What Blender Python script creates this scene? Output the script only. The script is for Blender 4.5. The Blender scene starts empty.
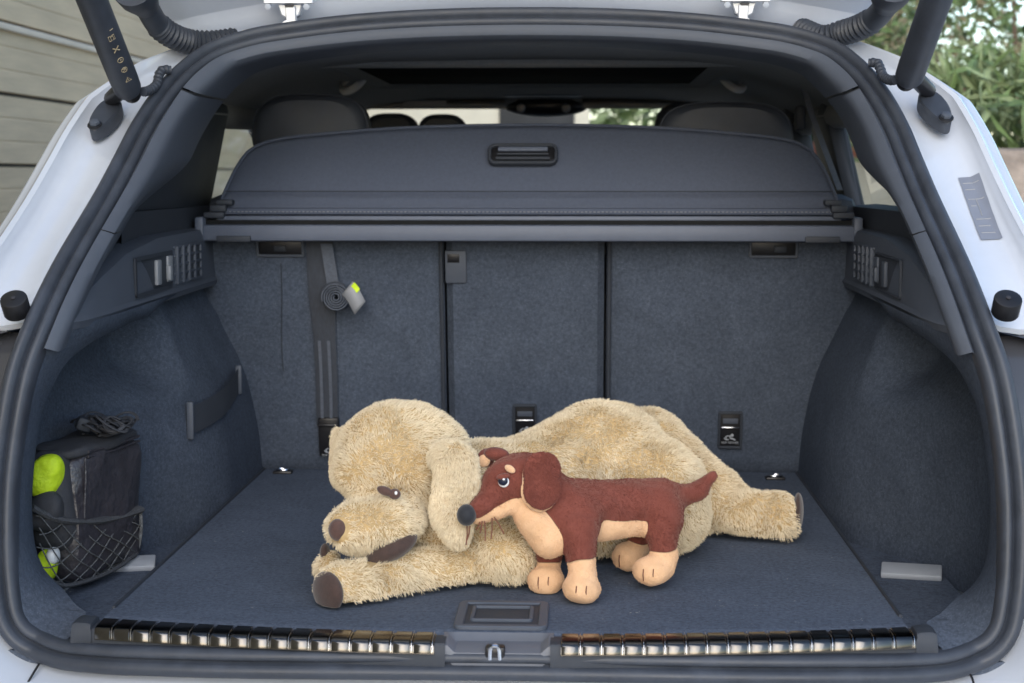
import bpy, bmesh, math, random
import numpy as np
from mathutils import Vector, Matrix

random.seed(7)
rng = np.random.default_rng(11)
sc = bpy.context.scene
R = math.radians

# ------------------------------------------------------------------ camera
FPX, WPX, HPX = 1660.0, 1024, 683
CAM = np.array((0.10, -2.10, 0.565))
YAW, PITCH = R(2.4), R(5.7)
FW = np.array((-math.sin(YAW) * math.cos(PITCH), math.cos(YAW) * math.cos(PITCH), -math.sin(PITCH)))
RT = np.array((math.cos(YAW), math.sin(YAW), 0.0))
UP = np.cross(RT, FW)
cd = bpy.data.cameras.new('camera')
cam = bpy.data.objects.new('camera', cd)
sc.collection.objects.link(cam)
cd.sensor_width = 36.0
cd.lens = 36.0 * FPX / WPX
cd.clip_start = 0.05
cd.clip_end = 800
cam.location = CAM
cam.rotation_euler = (math.pi / 2 - PITCH, 0, YAW)
cd.dof.use_dof = True
cd.dof.focus_distance = 2.35
cd.dof.aperture_fstop = 7.0
sc.camera = cam

# ------------------------------------------------------------------ sky, sun, exposure
SUN_EL, SUN_AZ = 26.0, 184.0          # azimuth clockwise from +Y: behind the camera, almost straight on
w = bpy.data.worlds.new('World')
sc.world = w
w.use_nodes = True
wn = w.node_tree
wn.nodes.clear()
sky = wn.nodes.new('ShaderNodeTexSky')
sky.sky_type = 'NISHITA'
sky.sun_disc = False
sky.sun_elevation = R(SUN_EL)
sky.sun_rotation = R(SUN_AZ)
sky.air_density = 1.0
sky.dust_density = 0.8
sky.ozone_density = 1.0
bg = wn.nodes.new('ShaderNodeBackground')
bg.inputs['Strength'].default_value = 0.15
wo = wn.nodes.new('ShaderNodeOutputWorld')
wn.links.new(sky.outputs[0], bg.inputs[0])
wn.links.new(bg.outputs[0], wo.inputs[0])
sd = bpy.data.lights.new('sun', 'SUN')
sd.energy = 1.2
sd.angle = R(60)
sd.color = (1.0, 0.985, 0.97)
sun = bpy.data.objects.new('sun', sd)
sc.collection.objects.link(sun)
a, e = R(SUN_AZ), R(SUN_EL)
sv = Vector((math.sin(a) * math.cos(e), math.cos(a) * math.cos(e), math.sin(e)))
sun.rotation_euler = sv.to_track_quat('Z', 'Y').to_euler()
sun.location = sv * 20
vs = sc.view_settings
vs.view_transform = 'Standard'
vs.look = 'None'
vs.gamma = 1
vs.use_curve_mapping = False
vs.exposure = 0.95
sc.render.engine = 'CYCLES'
cy = sc.cycles
cy.use_denoising = True
cy.max_bounces = 7
cy.diffuse_bounces = 4
cy.glossy_bounces = 4
cy.transparent_max_bounces = 12
cy.sample_clamp_indirect = 6.0
cy.caustics_reflective = False
cy.caustics_refractive = False

# ------------------------------------------------------------------ measuring helpers
def ray(x, y):
    return FW + RT * (x - WPX / 2) / FPX - UP * (y - HPX / 2) / FPX
def at(x, y, Y):
    """point of the place seen at pixel x, y of the photo, standing Y metres into the boot"""
    d = ray(x, y)
    return CAM + d * ((Y - CAM[1]) / d[1])
def atx(x, y, X):
    d = ray(x, y)
    return CAM + d * ((X - CAM[0]) / d[0])
def atz(x, y, Z):
    d = ray(x, y)
    return CAM + d * ((Z - CAM[2]) / d[2])
def mpp(Y):
    return (Y - CAM[1]) / FPX

def cat(pts, n, closed=False):
    """Catmull-Rom through pts, resampled to n points evenly by length"""
    P = np.array(pts, float)
    if closed:
        Q = np.vstack([P[-1:], P, P[:2]])
        segs = len(P)
    else:
        Q = np.vstack([2 * P[0] - P[1], P, 2 * P[-1] - P[-2]])
        segs = len(P) - 1
    out = []
    for i in range(segs):
        p0, p1, p2, p3 = Q[i], Q[i + 1], Q[i + 2], Q[i + 3]
        for t in np.linspace(0, 1, 14, endpoint=False):
            out.append(0.5 * (2 * p1 + (p2 - p0) * t + (2 * p0 - 5 * p1 + 4 * p2 - p3) * t * t + (3 * p1 - p0 - 3 * p2 + p3) * t ** 3))
    out.append(P[0] if closed else P[-1])
    O = np.array(out)
    s = np.r_[0, np.cumsum(np.linalg.norm(np.diff(O, axis=0), axis=1))]
    u = np.linspace(0, s[-1], n + 1)[:-1] if closed else np.linspace(0, s[-1], n)
    return np.stack([np.interp(u, s, O[:, k]) for k in range(O.shape[1])], 1)

def sstep(a, b, x):
    t = np.clip((x - a) / (b - a), 0, 1)
    return t * t * (3 - 2 * t)

# ------------------------------------------------------------------ materials
MATS = {}
def nd(nt, typ, **kw):
    n = nt.nodes.new(typ)
    for k, v in kw.items():
        if k in n.inputs: n.inputs[k].default_value = v
        else: setattr(n, k, v)
    return n
def mat(name, col, rough=0.5, metal=0.0, var=0.12, vscale=40, bump=0.0, bscale=300, bdist=0.001, spec=0.5,
        sheen=0.0, coat=0.0, speck=None, speck_scale=220, speck_lim=0.72, alpha=1.0, rvar=0.1, stretch=(1, 1, 1), macro=0.0, lint=None):
    m = bpy.data.materials.new(name)
    m.use_nodes = True
    nt = m.node_tree
    b = nt.nodes['Principled BSDF']
    tc = nd(nt, 'ShaderNodeTexCoord')
    mp = nd(nt, 'ShaderNodeMapping')
    mp.inputs['Scale'].default_value = stretch
    nt.links.new(tc.outputs['Object'], mp.inputs[0])
    n1 = nd(nt, 'ShaderNodeTexNoise', Scale=vscale, Detail=6.0, Roughness=0.65)
    nt.links.new(mp.outputs[0], n1.inputs['Vector'])
    mx = nd(nt, 'ShaderNodeMix', data_type='RGBA')
    c = np.array(col)
    mx.inputs['A'].default_value = (*np.clip(c * (1 - var), 0, 1), 1)
    mx.inputs['B'].default_value = (*np.clip(c * (1 + var), 0, 1), 1)
    rp = nd(nt, 'ShaderNodeMapRange')
    rp.inputs[1].default_value = 0.3
    rp.inputs[2].default_value = 0.7
    nt.links.new(n1.outputs['Fac'], rp.inputs[0])
    nt.links.new(rp.outputs[0], mx.inputs['Factor'])
    cur = mx.outputs['Result']
    if speck is not None:
        n2 = nd(nt, 'ShaderNodeTexNoise', Scale=speck_scale, Detail=2.0)
        nt.links.new(mp.outputs[0], n2.inputs['Vector'])
        r2 = nd(nt, 'ShaderNodeMapRange')
        r2.inputs[1].default_value = speck_lim
        r2.inputs[2].default_value = speck_lim + 0.06
        nt.links.new(n2.outputs['Fac'], r2.inputs[0])
        m2 = nd(nt, 'ShaderNodeMix', data_type='RGBA')
        nt.links.new(r2.outputs[0], m2.inputs['Factor'])
        nt.links.new(cur, m2.inputs['A'])
        m2.inputs['B'].default_value = (*speck, 1)
        cur = m2.outputs['Result']
    if lint is not None:
        n4 = nd(nt, 'ShaderNodeTexNoise', Scale=95.0, Detail=3.0, Distortion=1.5)
        nt.links.new(tc.outputs['Object'], n4.inputs['Vector'])
        r4 = nd(nt, 'ShaderNodeMapRange')
        r4.inputs[1].default_value = 0.725; r4.inputs[2].default_value = 0.76
        nt.links.new(n4.outputs['Fac'], r4.inputs[0])
        m4 = nd(nt, 'ShaderNodeMix', data_type='RGBA')
        nt.links.new(r4.outputs[0], m4.inputs['Factor'])
        nt.links.new(cur, m4.inputs['A'])
        m4.inputs['B'].default_value = (*lint, 1)
        cur = m4.outputs['Result']
    if macro:
        n5 = nd(nt, 'ShaderNodeTexNoise', Scale=9.0, Detail=5.0, Roughness=0.7, Distortion=0.8)
        nt.links.new(tc.outputs['Object'], n5.inputs['Vector'])
        r5 = nd(nt, 'ShaderNodeMapRange')
        r5.inputs[1].default_value = 0.3; r5.inputs[2].default_value = 0.7
        r5.inputs[3].default_value = 1 - macro; r5.inputs[4].default_value = 1 + macro
        nt.links.new(n5.outputs['Fac'], r5.inputs[0])
        h5 = nd(nt, 'ShaderNodeHueSaturation')
        nt.links.new(r5.outputs[0], h5.inputs['Value'])
        nt.links.new(cur, h5.inputs['Color'])
        cur = h5.outputs[0]
    nt.links.new(cur, b.inputs['Base Color'])
    rr = nd(nt, 'ShaderNodeMapRange')
    rr.inputs[3].default_value = max(0, rough - rvar)
    rr.inputs[4].default_value = min(1, rough + rvar)
    nt.links.new(n1.outputs['Fac'], rr.inputs[0])
    nt.links.new(rr.outputs[0], b.inputs['Roughness'])
    b.inputs['Metallic'].default_value = metal
    b.inputs['Specular IOR Level'].default_value = spec
    b.inputs['Coat Weight'].default_value = coat
    b.inputs['Coat Roughness'].default_value = 0.06
    if sheen:
        b.inputs['Sheen Weight'].default_value = sheen
        b.inputs['Sheen Roughness'].default_value = 0.5
    if alpha < 1: b.inputs['Alpha'].default_value = alpha
    if bump:
        n3 = nd(nt, 'ShaderNodeTexNoise', Scale=bscale, Detail=4.0)
        nt.links.new(mp.outputs[0], n3.inputs['Vector'])
        bp = nd(nt, 'ShaderNodeBump', Strength=bump, Distance=bdist)
        nt.links.new(n3.outputs['Fac'], bp.inputs['Height'])
        nt.links.new(bp.outputs[0], b.inputs['Normal'])
    MATS[name] = m
    return m

def glass(name, tint, gloss=0.08):
    m = bpy.data.materials.new(name)
    m.use_nodes = True
    nt = m.node_tree
    nt.nodes.clear()
    o = nd(nt, 'ShaderNodeOutputMaterial')
    t = nd(nt, 'ShaderNodeBsdfTransparent')
    t.inputs[0].default_value = (*tint, 1)
    g = nd(nt, 'ShaderNodeBsdfGlossy')
    g.inputs['Roughness'].default_value = 0.03
    lw = nd(nt, 'ShaderNodeLayerWeight', Blend=0.5)
    pw = nd(nt, 'ShaderNodeMath', operation='POWER'); pw.inputs[1].default_value = 4.0
    nt.links.new(lw.outputs['Facing'], pw.inputs[0])
    f = nd(nt, 'ShaderNodeMath', operation='MULTIPLY_ADD'); f.inputs[1].default_value = 0.5; f.inputs[2].default_value = 0.04
    nt.links.new(pw.outputs[0], f.inputs[0])
    s = nd(nt, 'ShaderNodeMixShader')
    nt.links.new(f.outputs[0], s.inputs[0])
    nt.links.new(t.outputs[0], s.inputs[1])
    nt.links.new(g.outputs[0], s.inputs[2])
    nt.links.new(s.outputs[0], o.inputs[0])
    MATS[name] = m
    return m

mat('carpet', (0.076, 0.093, 0.126), 0.95, var=0.30, vscale=170, bump=0.9, bscale=900, bdist=0.0022, spec=0.12, sheen=0.0, speck=(0.115, 0.138, 0.18), speck_scale=420, speck_lim=0.62, macro=0.13)
mat('floor_carpet', (0.092, 0.112, 0.152), 0.95, var=0.32, vscale=150, bump=0.8, bscale=1100, bdist=0.0018, spec=0.12, sheen=0.0, speck=(0.15, 0.175, 0.22), speck_scale=330, speck_lim=0.62, macro=0.13, lint=(0.34, 0.34, 0.33))
mat('trim_plastic', (0.072, 0.084, 0.108), 0.55, var=0.08, vscale=18, bump=0.35, bscale=1500, bdist=0.0006, spec=0.4)
mat('trim_dark', (0.036, 0.042, 0.054), 0.6, var=0.1, vscale=20, bump=0.3, bscale=1200, bdist=0.0006, spec=0.35)
mat('rubber', (0.040, 0.047, 0.062), 0.50, var=0.18, vscale=25, macro=0.2, rvar=0.2, bump=0.25, bscale=700, bdist=0.0006, spec=0.45)
mat('black_plastic', (0.010, 0.010, 0.012), 0.38, var=0.15, vscale=60, bump=0.15, bscale=900, bdist=0.0004)
mat('white_paint', (0.57, 0.61, 0.68), 0.16, var=0.015, vscale=3, coat=0.9, spec=0.5, rvar=0.01, macro=0.03)
mat('lamp_panel', (0.05, 0.052, 0.06), 0.25, var=0.05, vscale=6, coat=0.4)
mat('grey_plastic', (0.36, 0.38, 0.41), 0.5, var=0.06, vscale=30, bump=0.2, bscale=900, bdist=0.0005)
mat('cover_fabric', (0.076, 0.090, 0.126), 0.75, var=0.10, vscale=160, bump=0.5, bscale=1600, bdist=0.0007, spec=0.25)
mat('cassette', (0.104, 0.122, 0.164), 0.5, var=0.07, vscale=30, bump=0.25, bscale=1500, bdist=0.0005, spec=0.4)
mat('seat_leather', (0.044, 0.052, 0.070), 0.6, var=0.12, vscale=40, bump=0.4, bscale=500, bdist=0.0008)
mat('headliner', (0.27, 0.275, 0.275), 0.95, var=0.1, vscale=120, bump=0.3, bscale=900, bdist=0.0008, spec=0.1)
mat('chrome', (0.75, 0.75, 0.77), 0.16, metal=1.0, var=0.04, vscale=30, rvar=0.05)
mat('bay_plastic', (0.115, 0.125, 0.15), 0.5, var=0.06, vscale=30, bump=0.2, bscale=900, bdist=0.0005)
mat('label_blue', (0.20, 0.22, 0.27), 0.45, var=0.05)
mat('blind_cloth', (0.018, 0.019, 0.02), 1.0, var=0.1, spec=0.02, rvar=0.0)
mat('plate_steel', (0.11, 0.105, 0.10), 0.18, metal=1.0, var=0.12, vscale=60, rvar=0.07, stretch=(1, 6, 1))
mat('webbing', (0.036, 0.042, 0.055), 0.75, var=0.2, vscale=200, bump=0.7, bscale=900, bdist=0.001, stretch=(1, 1, 0.35))
mat('webbing_stripe', (0.085, 0.098, 0.125), 0.75, var=0.2, vscale=200, bump=0.6, bscale=900, bdist=0.001)
mat('label_white', (0.72, 0.73, 0.74), 0.5, var=0.05)
mat('label_grey', (0.27, 0.28, 0.30), 0.45, var=0.05)
mat('print_gold', (0.40, 0.33, 0.21), 0.5, var=0.1)
mat('print_dark', (0.03, 0.03, 0.035), 0.5, var=0.1)
mat('bag_nylon', (0.040, 0.037, 0.045), 0.40, var=0.25, vscale=30, bump=0.7, bscale=48, bdist=0.008, spec=0.8)
mat('bag_cloth', (0.040, 0.042, 0.050), 0.8, var=0.2, vscale=80, bump=0.5, bscale=300, bdist=0.001)
mat('net_cord', (0.10, 0.105, 0.11), 0.8, var=0.75, vscale=260, bump=0.5, bscale=900)
mat('net_band', (0.065, 0.068, 0.075), 0.8, var=0.6, vscale=420, bump=0.8, bscale=900)
mat('hi_vis', (0.62, 0.84, 0.02), 0.65, var=0.10, vscale=60, bump=0.8, bscale=60, bdist=0.006)
mat('reflective', (0.75, 0.77, 0.78), 0.35, var=0.1)
mat('pad_brown', (0.050, 0.028, 0.023), 0.85, var=0.25, vscale=120, bump=0.6, bscale=500, bdist=0.001, sheen=0.3)
mat('nose_brown', (0.075, 0.036, 0.028), 0.8, var=0.25, vscale=150, bump=0.6, bscale=600, bdist=0.001, sheen=0.4)
mat('nose_black', (0.010, 0.012, 0.018), 0.75, var=0.3, vscale=200, bump=0.6, bscale=700, bdist=0.001, sheen=0.3)
mat('plush_brown', (0.165, 0.050, 0.037), 0.9, var=0.3, vscale=60, bump=0.7, bscale=420, bdist=0.002, sheen=0.2, spec=0.1)
mat('plush_tan', (0.70, 0.44, 0.26), 0.9, var=0.16, vscale=60, bump=0.6, bscale=420, bdist=0.002, sheen=0.5, spec=0.1)
mat('thread', (0.16, 0.06, 0.035), 0.8, var=0.2)
mat('eye_white', (0.80, 0.82, 0.84), 0.4, var=0.02)
mat('eye_dark', (0.012, 0.016, 0.035), 0.3, var=0.1)
mat('fur_skin', (0.46, 0.33, 0.17), 1.0, var=0.2, vscale=60, spec=0.05)  # base darker than the strands, shade between tufts put into its colour
mat('cladding', (0.60, 0.48, 0.32), 0.7, var=0.14, vscale=9, bump=0.3, bscale=60, bdist=0.002, stretch=(1, 0.25, 3))
mat('cladding_light', (0.66, 0.58, 0.47), 0.7, var=0.1, vscale=9)
mat('concrete', (0.50, 0.49, 0.47), 0.9, var=0.2, vscale=6, bump=0.5, bscale=90, bdist=0.004)
mat('render_wall', (0.78, 0.73, 0.62), 0.9, var=0.06, vscale=8, bump=0.3, bscale=120, bdist=0.002)
mat('roof_tile', (0.48, 0.15, 0.10), 0.8, var=0.2, vscale=12)
mat('bark', (0.16, 0.11, 0.075), 0.95, var=0.35, vscale=25, bump=0.8, bscale=60, bdist=0.01)
mat('stone', (0.30, 0.25, 0.21), 0.9, var=0.3, vscale=14, bump=0.7, bscale=50, bdist=0.008)
for i, c in enumerate(((0.075, 0.13, 0.045), (0.14, 0.21, 0.075), (0.24, 0.30, 0.15), (0.30, 0.26, 0.16))):
    mat('leaf_%d' % i, c, 0.55, var=0.35, vscale=7)
glass('clear_glass', (0.92, 0.95, 0.93))
glass('tinted_glass', (0.62, 0.65, 0.63))

# ------------------------------------------------------------------ mesh helpers
ORG = {}
def link(o): sc.collection.objects.link(o)
def empty(name, loc, label, cat_, group=None):
    o = bpy.data.objects.new(name, None)
    o.empty_display_size = 0.05
    link(o)
    o.location = loc
    ORG[o.name] = np.array(loc, float)
    tag(o, label, cat_, group)
    return o
def tag(o, label=None, cat_=None, group=None, kind=None):
    if label: o['label'] = label
    if cat_: o['category'] = cat_
    if group: o['group'] = group
    if kind: o['kind'] = kind
    return o
def O(name, V, F, m, parent=None, smooth=True, base=None, sharp=None):
    V = np.asarray(V, float)
    org = ORG[parent.name] if parent is not None else (np.array(base, float) if base is not None else np.zeros(3))
    me = bpy.data.meshes.new(name)
    me.from_pydata([tuple(v) for v in (V - org)], [], [tuple(int(i) for i in f) for f in F])
    me.validate()
    bm = bmesh.new(); bm.from_mesh(me)
    bmesh.ops.recalc_face_normals(bm, faces=bm.faces)
    bm.to_mesh(me); bm.free()
    if smooth:
        me.polygons.foreach_set('use_smooth', [True] * len(me.polygons))
        me.set_sharp_from_angle(angle=R(38 if sharp is None else sharp))
    me.materials.append(MATS[m] if isinstance(m, str) else m)
    o = bpy.data.objects.new(name, me)
    link(o)
    if parent is not None:
        o.parent = parent
        ORG[o.name] = org
    else:
        o.location = org
        ORG[o.name] = org
    return o
def grid(rows, closed_u=False, closed_v=False):
    """rows: list of equal-length point lists -> V, F"""
    A = np.array(rows, float)
    nu, nv = A.shape[:2]
    F = []
    for i in range(nu if closed_u else nu - 1):
        for j in range(nv if closed_v else nv - 1):
            a_, b_ = i * nv + j, i * nv + (j + 1) % nv
            c_, d_ = ((i + 1) % nu) * nv + (j + 1) % nv, ((i + 1) % nu) * nv + j
            F.append((a_, b_, c_, d_))
    return A.reshape(-1, 3), F
def merge(*parts):
    V, F, n = [], [], 0
    for v, f in parts:
        v = np.asarray(v, float)
        V.append(v)
        F += [tuple(i + n for i in q) for q in f]
        n += len(v)
    return np.vstack(V), F
def box(c, s, bev=0.004, rot=None, seg=2):
    bm = bmesh.new()
    bmesh.ops.create_cube(bm, size=1.0)
    for v in bm.verts: v.co = Vector((v.co.x * s[0], v.co.y * s[1], v.co.z * s[2]))
    if bev: bmesh.ops.bevel(bm, geom=bm.edges[:], offset=min(bev, 0.49 * min(s)), segments=seg, affect='EDGES', profile=0.5)
    bm.verts.ensure_lookup_table()
    V = np.array([v.co[:] for v in bm.verts])
    F = [[v.index for v in f.verts] for f in bm.faces]
    bm.free()
    if rot is not None: V = V @ np.array(rot).T
    return V + np.array(c), F
def rotm(x=0, y=0, z=0):
    return np.array(Matrix.Rotation(R(z), 3, 'Z') @ Matrix.Rotation(R(y), 3, 'Y') @ Matrix.Rotation(R(x), 3, 'X'))
def frames(P):
    P = np.asarray(P, float)
    T = np.gradient(P, axis=0)
    T /= np.linalg.norm(T, axis=1)[:, None] + 1e-12
    up = np.array((0, 0, 1.0)) if abs(T[0, 2]) < 0.9 else np.array((1.0, 0, 0))
    N = [np.cross(up, T[0])]
    N[0] /= np.linalg.norm(N[0])
    for i in range(1, len(P)):
        n = N[-1] - T[i] * (N[-1] @ T[i])
        N.append(n / (np.linalg.norm(n) + 1e-12))
    N = np.array(N)
    return T, N, np.cross(T, N)
def tube(P, r, n=10, caps=True, flat=1.0):
    P = np.asarray(P, float)
    r = np.broadcast_to(np.asarray(r, float), (len(P),))
    T, N, B = frames(P)
    th = np.linspace(0, 2 * math.pi, n, endpoint=False)
    rows = [P[i] + r[i] * (np.cos(th)[:, None] * N[i] + flat * np.sin(th)[:, None] * B[i]) for i in range(len(P))]
    V, F = grid(rows, False, True)
    if caps:
        F.append(tuple(range(n))[::-1])
        F.append(tuple(range((len(P) - 1) * n, len(P) * n)))
    return V, F
def cyl(p0, p1, r, n=20, bev=0.15):
    """closed cylinder with softened rims"""
    p0, p1 = np.array(p0, float), np.array(p1, float)
    d = p1 - p0; L = np.linalg.norm(d); d /= L
    b = bev * r
    P = [p0 + d * 1e-5, p0 + d * b * 0.3, p0 + d * b, p1 - d * b, p1 - d * b * 0.3, p1 - d * 1e-5]
    return tube(P, [r - b, r - b * 0.3, r, r, r - b * 0.3, r - b], n)
def ellip(c, r, rot=None, nu=16, nv=24):
    rows = []
    for i in range(nu + 1):
        ph = math.pi * (i + 0.001) / (nu + 0.002)
        rows.append([(math.sin(ph) * math.cos(t), math.sin(ph) * math.sin(t), math.cos(ph)) for t in np.linspace(0, 2 * math.pi, nv, endpoint=False)])
    V, F = grid(rows, False, True)
    F.append(tuple(range(nv))[::-1]); F.append(tuple(range(nu * nv, (nu + 1) * nv)))
    V = V * np.array(r)
    if rot is not None: V = V @ np.array(rot).T
    return V + np.array(c), F
def slab(poly, nrm, th, bev=0.0):
    """planar polygon extruded along nrm by th; poly on the visible side"""
    P = np.array(poly, float)
    n = np.array(nrm, float); n /= np.linalg.norm(n)
    k = len(P)
    if bev:
        c = P.mean(0)
        d = c - P
        L = np.linalg.norm(d, axis=1)[:, None]
        Pi = P + d / L * bev
        rows = [Pi, P - n * bev, P - n * th]
        V, F = grid(rows, False, True)
        F.append(tuple(range(k))); F.append(tuple(range(2 * k, 3 * k))[::-1])
        return V, F
    V = np.vstack([P, P - n * th])
    F = [tuple(range(k)), tuple(range(k, 2 * k))[::-1]] + [(i, (i + 1) % k, k + (i + 1) % k, k + i) for i in range(k)]
    return V, F
def rrect(w_, h_, r, n=5):
    out = []
    for cx, cz, a0 in ((w_ / 2 - r, h_ / 2 - r, 0), (-w_ / 2 + r, h_ / 2 - r, 90), (-w_ / 2 + r, -h_ / 2 + r, 180), (w_ / 2 - r, -h_ / 2 + r, 270)):
        for t in np.linspace(0, 90, n):
            out.append((cx + r * math.cos(R(a0 + t)), cz + r * math.sin(R(a0 + t))))
    return np.array(out)
def frame_ring(c, ex, ey, w_, h_, r, bar, depth, n=5):
    """rounded rectangular frame; ex, ey span its plane; bar = width, depth = height along the normal"""
    ex = np.array(ex, float); ey = np.array(ey, float)
    nr = np.cross(ex, ey)
    o = rrect(w_, h_, r, n); i = rrect(w_ - 2 * bar, h_ - 2 * bar, max(r - bar, 0.0008), n)
    f = lambda q, d: np.array([np.array(c) + ex * x + ey * y + nr * d for x, y in q])
    b = min(bar, depth) * 0.3
    o2 = rrect(w_ - 2 * b, h_ - 2 * b, max(r - b, 0.0006), n); i2 = rrect(w_ - 2 * bar + 2 * b, h_ - 2 * bar + 2 * b, max(r - bar + b, 0.0009), n)
    rows = [f(o, 0), f(o, depth - b), f(o2, depth), f(i2, depth), f(i, depth - b), f(i, 0)]
    return grid(rows, True, True)
def text(name, s, size, c, ex, ey, m, parent, ext=0.0002):
    cu = bpy.data.curves.new(name, 'FONT')
    cu.body = s; cu.size = size; cu.align_x = 'CENTER'; cu.align_y = 'CENTER'; cu.extrude = ext
    tmp = bpy.data.objects.new('lettering', cu)
    link(tmp)
    me = bpy.data.meshes.new_from_object(tmp.evaluated_get(bpy.context.evaluated_depsgraph_get()))
    P = np.array([v.co[:] for v in me.vertices])
    F = [tuple(p.vertices) for p in me.polygons]
    bpy.data.objects.remove(tmp); bpy.data.curves.remove(cu); bpy.data.meshes.remove(me)
    ex = np.array(ex, float); ey = np.array(ey, float); ez = np.cross(ex, ey)
    V = np.array(c) + P[:, :1] * ex + P[:, 1:2] * ey + P[:, 2:3] * ez
    return O(name, V, F, m, parent, smooth=False)
# ================================================================== SETTING
GZ = -0.70
V, F = grid([[(x, y, GZ) for x in (-300, -3, 3, 300)] for y in (-300, -6, 6, 300)])
tag(O('ground', V, F, 'concrete', smooth=False), 'pale concrete driveway under the car', kind='structure')

# ================================================================== CAR
car = empty('car', (0, 0.6, GZ), 'white car with its tailgate raised and dark carpeted boot open', 'car')

ZS = [-0.20, -0.02, 0.15, 0.30, 0.38, 0.45, 0.53, 0.59, 0.64, 0.70, 0.77, 0.85, 0.95]
YS = [-0.062, -0.06, -0.035, -0.005, 0.035, 0.13, 0.275, 0.36, 0.425, 0.50, 0.595, 0.68, 0.76]
_pz = np.linspace(-0.2, 0.95, 231)
_py = np.interp(_pz, ZS, YS)
_k = np.exp(-0.5 * (np.arange(-12, 13) / 5.0) ** 2); _k /= _k.sum()
_py = np.convolve(np.pad(_py, 12, mode='edge'), _k, mode='valid')
def yo(z): return np.interp(z, _pz, _py)

half = [(0.0, -0.046), (0.2, -0.047), (0.4, -0.050), (0.50, -0.053), (0.565, -0.052), (0.612, -0.038), (0.640, -0.008), (0.652, 0.04), (0.657, 0.11),
        (0.655, 0.20), (0.641, 0.31), (0.624, 0.38), (0.613, 0.45), (0.602, 0.53), (0.593, 0.59), (0.584, 0.64), (0.566, 0.693), (0.541, 0.735),
        (0.505, 0.769), (0.45, 0.792), (0.39, 0.805), (0.28, 0.820), (0.15, 0.829), (0.0, 0.832)]
loop2 = [(x, z) for x, z in half] + [(-x, z) for x, z in half[-2:0:-1]]
C2 = cat(loop2, 900, closed=True)
def bow(x): return -0.066 * np.clip(1 - (np.abs(x) / 0.60) ** 4, 0, 1)
def bow_s(x): return -0.041 - 0.054 * np.clip(1 - (x / 0.53) ** 2, 0, 1)
def opening(x, z):
    y = yo(z)
    y = y + bow(x) * sstep(0.02, -0.03, z)
    y = y - 0.03 * sstep(0.70, 0.80, z) * np.clip((x / 0.55) ** 2 - 0.3, 0, 1) * 0
    return np.array((x, y, z))
CP = np.array([opening(x, z) for x, z in C2])
NT = len(CP)
TG = np.roll(CP, -1, 0) - np.roll(CP, 1, 0)
TG /= np.linalg.norm(TG, axis=1)[:, None]
slope = np.array([(yo(z + 0.01) - yo(z - 0.01)) / 0.02 for x, z in C2])
BN = np.stack([0 * slope, -np.ones(NT), slope], 1)
BN /= np.linalg.norm(BN, axis=1)[:, None]
IN = np.cross(BN, TG)
cen = np.array((0, 0.25, 0.38))
IN *= np.sign(((cen - CP) * IN).sum(1))[:, None]
IN /= np.linalg.norm(IN, axis=1)[:, None]
def sweep(idx, prof, closed=False, extra=None):
    """prof: list of (inward, rearward, forward) offsets from the gasket's outer edge"""
    rows = []
    for k in idx:
        w_ = 1.0 if extra is None else extra(k)
        rows.append([CP[k] + IN[k] * p[0] * (w_ if p[0] < 0 else 1) + BN[k] * p[1] + np.array((0, 1, 0)) * (p[2] if len(p) > 2 else 0) for p in prof])
    return grid(rows, closed, False)
IDX = np.arange(NT)
zz, xx = CP[:, 2], CP[:, 0]
top_i = int(np.argmax(zz))

# weatherstrip: two lobes round the whole opening
pr = cat([(-0.001, -0.016), (-0.002, 0.004), (0.003, 0.013), (0.0095, 0.016), (0.016, 0.011), (0.0185, 0.003), (0.0215, 0.008), (0.027, 0.0095), (0.0325, 0.005), (0.0345, -0.004), (0.0345, -0.016)], 30)
V, F = sweep(IDX, pr, True)
ws = O('weatherstrip', V, F, 'rubber', car)

def side_idx(s, z0, z1):
    k = IDX[(np.sign(xx) == s) & (zz >= z0) & (zz <= z1) & (np.abs(xx) > 0.30)]
    return k[np.argsort(zz[k])]
# white body flange round sides and roof
up_idx = IDX[(zz > 0.385)]
start = np.argmax(np.diff(up_idx)) + 1 if (np.diff(up_idx) > 1).any() else 0
up_idx = np.roll(up_idx, -start)
def fl_w(k):
    return float(np.interp(zz[k], [0.68, 0.735, 0.775, 0.80, 0.85], [1.0, 0.72, 0.34, 0.20, 0.16]))
fp = [(0.004, -0.014), (-0.006, -0.016), (-0.022, -0.026), (-0.05, -0.036), (-0.078, -0.036), (-0.095, -0.026), (-0.099, -0.010), (-0.106, -0.007), (-0.112, -0.012), (-0.116, -0.018), (-0.124, -0.019), (-0.131, -0.024), (-0.140, -0.026, 0.03), (-0.150, -0.026, 0.15), (-0.155, -0.026, 0.40)]
V, F = sweep(up_idx, fp, False, fl_w)
O('body_flange', V, F, 'white_paint', car, sharp=50)
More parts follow.
